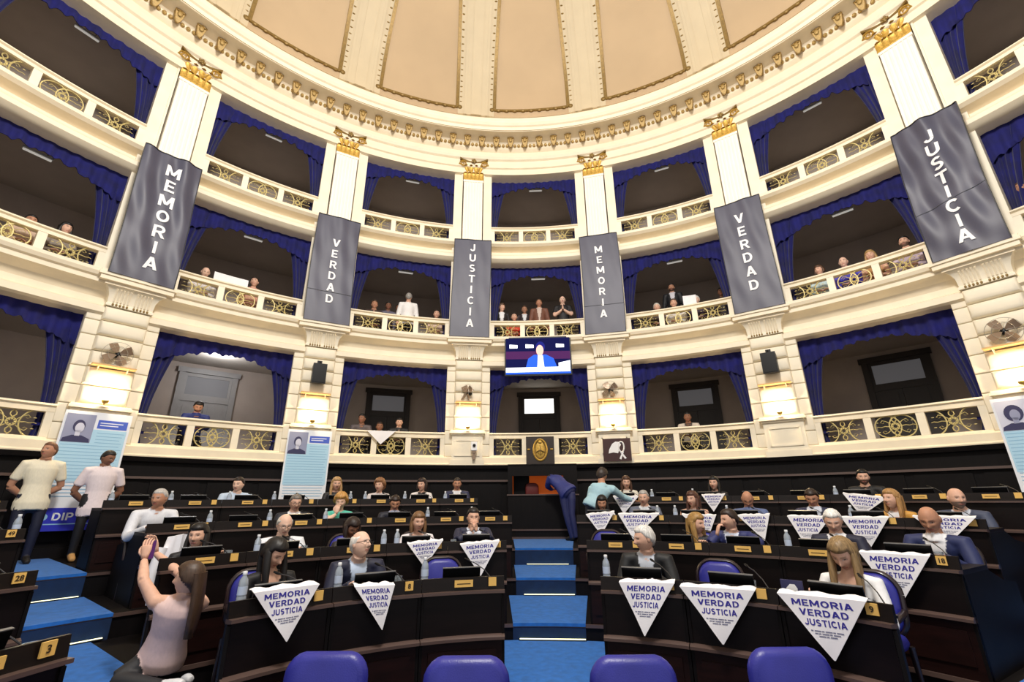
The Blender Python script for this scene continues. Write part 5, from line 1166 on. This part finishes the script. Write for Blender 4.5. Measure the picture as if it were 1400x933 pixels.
# ---- people in the galleries (heads and shoulders over the railings)
FG = [2.52, 5.18, 8.08]
GAL = [ # level, head px, py, seated?, label, looks
 (0, 271, 557, 's', 'bearded man in blue reading at the lowest gallery rail', dict(hair=('short', BLK), skin='tan', top=(30, 44, 110), beard=(40, 30, 26), pitch=26)),
 (0, 495, 573, 's', 'person in grey with dark hair, lowest gallery, left of the white cloth', dict(hair=('short', BLK), skin='dark', top=(92, 82, 84), yaw=-30)),
 (0, 519, 584, 's', 'low-seated dark-haired person behind the white cloth, lowest gallery', dict(hair=('short', DBR), skin='dark', top=(40, 34, 34))),
 (0, 546, 578, 's', 'man in black leaning on the lowest gallery rail right of the cloth', dict(hair=('short', BLK), skin='light', top=(22, 22, 26), pitch=14)),
 (0, 940, 571, 's', 'person in pale shirt with dark tie, lowest gallery right', dict(hair=('short', BLK), skin='dark', top=(196, 186, 176), shirt=(40, 34, 34), vdeep=.3)),
 (1, 42, 303, 's', 'dark-haired person behind the far left middle rail', dict(hair=('short', BLK), skin='tan', top=(206, 180, 160))),
 (1, 90, 313, 's', 'black-haired woman behind the middle rail left of the banner', dict(sex='f', hair=('long', BLK), top=(150, 140, 130), hlen=.2, yaw=18)),
 (1, 281, 373, 's', 'bald man in white leaning on the middle gallery rail', dict(hair=None, skin='fair', top=(232, 228, 228), pitch=24)),
 (1, 348, 386, 's', 'dark-haired woman resting on the middle rail beside a white sheet', dict(sex='f', hair=('short', DBR), skin='light', top=(214, 160, 140), sleeve=0, yaw=-20)),
 (1, 512, 417, 's', 'man with brown hair seated at the middle rail left bay', dict(hair=('short', BRN), skin='tan', top=(60, 44, 40))),
 (1, 531, 419, 'd', 'person in grey in the shade, middle gallery left bay', dict(hair=('short', BLK), skin='dark', top=(104, 100, 120))),
 (1, 545, 422, 'd', 'dark-haired person beside the standing man in white', dict(hair=('short', BLK), skin='dark', top=(60, 40, 36))),
 (1, 559, 407, 'b', 'grey-haired man in white standing with his back turned, middle gallery', dict(hair=('short', (150, 146, 142)), skin='light', top=(240, 238, 238), yaw=170)),
 (1, 597, 430, 's', 'woman with dark hair resting arms on the rail, left of the JUSTICIA banner', dict(sex='f', hair=('short', DBR), skin='light', top=(222, 196, 180))),
 (1, 686, 421, 't', 'woman with white scarf standing by the curtain, middle bay', dict(sex='f', hair=('bob', BRN), top=(34, 30, 34), shirt=WHS, vdeep=.5, yaw=40, hlen=.1)),
 (1, 703, 434, 's', 'woman in red-orange at the middle rail', dict(sex='f', hair=('short', DBR), top=(226, 70, 44))),
 (1, 717, 424, 'k', 'man in dark suit and white shirt, middle bay of middle gallery', dict(hair=('short', BRN), skin='tan', top=(50, 36, 40), shirt=WHS, vdeep=.3)),
 (1, 737, 415, 't', 'man in brown jacket standing in the middle bay', dict(hair=('short', BRN), skin='tan', top=(116, 74, 58), shirt=(200, 180, 170), vdeep=.4)),
 (1, 769, 411, 't', 'balding man in black with hands together, middle bay', dict(hair=('fringe', (190, 170, 140)), skin='fair', top=(22, 22, 28), sleeve=1, res=.016)),
 (1, 898, 421, 's', 'white-haired person low behind the rail, right bay', dict(hair=('short', (200, 196, 186)), skin='light', top=(70, 54, 48))),
 (1, 918, 394, 'k', 'bearded man in dark suit standing behind, right bay', dict(hair=('short', BLK), skin='tan', top=(18, 18, 24), shirt=(210, 206, 214), vdeep=.4, beard=(40, 28, 24))),
 (1, 921, 415, 's', 'young person in white with brown hair at the rail', dict(hair=('short', BRN), skin='light', top=(232, 228, 224))),
 (1, 952, 411, 's', 'white-haired person holding a sheet of paper at the rail', dict(hair=('short', WHT), skin='fair', top=(60, 40, 60))),
 (1, 986, 400, 'k', 'dark-haired person standing in the shade of the right bay', dict(hair=('short', BLK), skin='dark', top=(40, 28, 26))),
 (1, 1120, 370, 's', 'woman in pale print shirt with brown hair at the right rail', dict(sex='f', hair=('bob', BRN), top=(200, 222, 226), yaw=-20, hlen=.1)),
 (1, 1153, 359, 's', 'bald man in bright blue shirt behind the right rail', dict(hair=None, skin='fair', top=(74, 70, 196))),
 (1, 1190, 350, 's', 'blonde woman in tan top behind the right rail', dict(sex='f', hair=('long', BLD), top=(196, 150, 96), hlen=.2, sleeve=0)),
 (1, 1236, 331, 's', 'dark-haired bearded man in patterned shirt behind the right rail', dict(hair=('short', BLK), skin='light', top=(206, 190, 206), beard=(60, 44, 40))),
 (1, 1396, 258, 's', 'person in turquoise at the right edge of the middle gallery', dict(hair=('short', BRN), skin='tan', top=(40, 160, 160))),
]
lv_ = bpy.data.lights.new('gallery_room_light', 'POINT'); lv_.energy = 26; lv_.shadow_soft_size = .15; lv_.color = (.95, .97, 1)
lo_ = bpy.data.objects.new('gallery_room_light', lv_); COL.objects.link(lo_); lo_.location = pol(10.6, MID - 2 * STEP, 4.85)
gseat = MB(); gseat.box(-.2, .2, -.2, .2, .4, .45); GST = gseat.mesh('seat', 'chair_wood'); gb = MB(); gb.box(-.2, .2, .18, .21, .45, .75); GBK = gb.mesh('backrest', 'chair_wood')
gl = []
for x in (-.17, .17):
    for y in (-.17, .17): q = MB(); q.tube([(x, y, 0), (x, y, .4)], .015, 5); gl.append(('leg', q.mesh('leg', 'chair_wood')))
for lv, px, py, pose, lab, kw in GAL:
    fl = FG[lv]; rr = {'d': 10.2, 'k': 10.15}.get(pose, 9.64)
    a, z = at(px, py, rr); h = z - fl; kw.setdefault('res', .02)
    if pose in 'sd':
        hz = h; s_off = max(0, 1.17 - hz)
        person(lab, pol(rr, a, fl), a, (0, 0, hz), pel=(0, .28 + s_off * .3, .52), J=dict(hipL=(-.1, .25 + s_off * .3, .5), hipR=(.1, .25 + s_off * .3, .5), knL=(-.12, .06 + s_off * .3, .5), knR=(.12, .06 + s_off * .3, .5), anL=(-.12, .16, .09), anR=(.12, .16, .09)), armL=((-.22, -.02, min(hz - .42, .84)), (-.1, -.1, min(hz - .42, .84))), armR=((.22, -.02, min(hz - .42, .84)), (.1, -.1, min(hz - .42, .84))), **kw)
        t = thing('wooden_chair', 'gallery chair under ' + ' '.join(lab.split(',')[0].split()[:11]), 'chair', pol(rr + .28 + s_off * .3, a, fl), a, 'gallery chairs'); put(t, [('seat', GST), ('backrest', GBK)] + gl)
    else:
        pz = h - .67; J = dict(pelvis=(0, .05, pz), hipL=(-.1, .05, pz - .03), hipR=(.1, .05, pz - .03), knL=(-.1, .02, pz * .52), knR=(.1, .02, pz * .52), anL=(-.1, .06, .08), anR=(.1, .06, .08))
        ar = {}
        if lab.startswith('balding'): ar = dict(armL=((-.24, -.02, h - .45), (-.02, -.14, h - .33)), armR=((.24, -.02, h - .45), (.02, -.14, h - .33)), fingers={'L': ((.2, -.2, .9), (-1, 0, 0), 1, .2), 'R': ((-.2, -.2, .9), (1, 0, 0), -1, .2)})
        person(lab, pol(rr, a, fl), a, (0, 0, h), sit=False, J=J, **ar, **kw)
# papers shown over the rails
def paper(lab, px0, py0, px1, py1, hgt, lv, r=9.5):
    a0, z0 = at(px0, py0, r); a1, z1 = at(px1, py1, r); am = (a0 + a1) / 2; wv = RAD(a1 - a0) * r
    t = thing('paper_sheet', lab, 'paper', pol(r, am, min(z0, z1) - hgt), am); m = sheet(lambda u, v: ((u - .5) * wv, .01 * math.sin(u * 4), (z0 + (z1 - z0) * u) - v * hgt - (min(z0, z1) - hgt)), 6, 3, .004); m.build('sheet', 'cloth_white', t)
paper('long white sheet held behind the middle rail, left bay', 294, 371, 340, 384, .3, 1)
paper('white sheet of paper held up behind the rail, right bay', 933, 405, 951, 403, .28, 1)
finish_people()
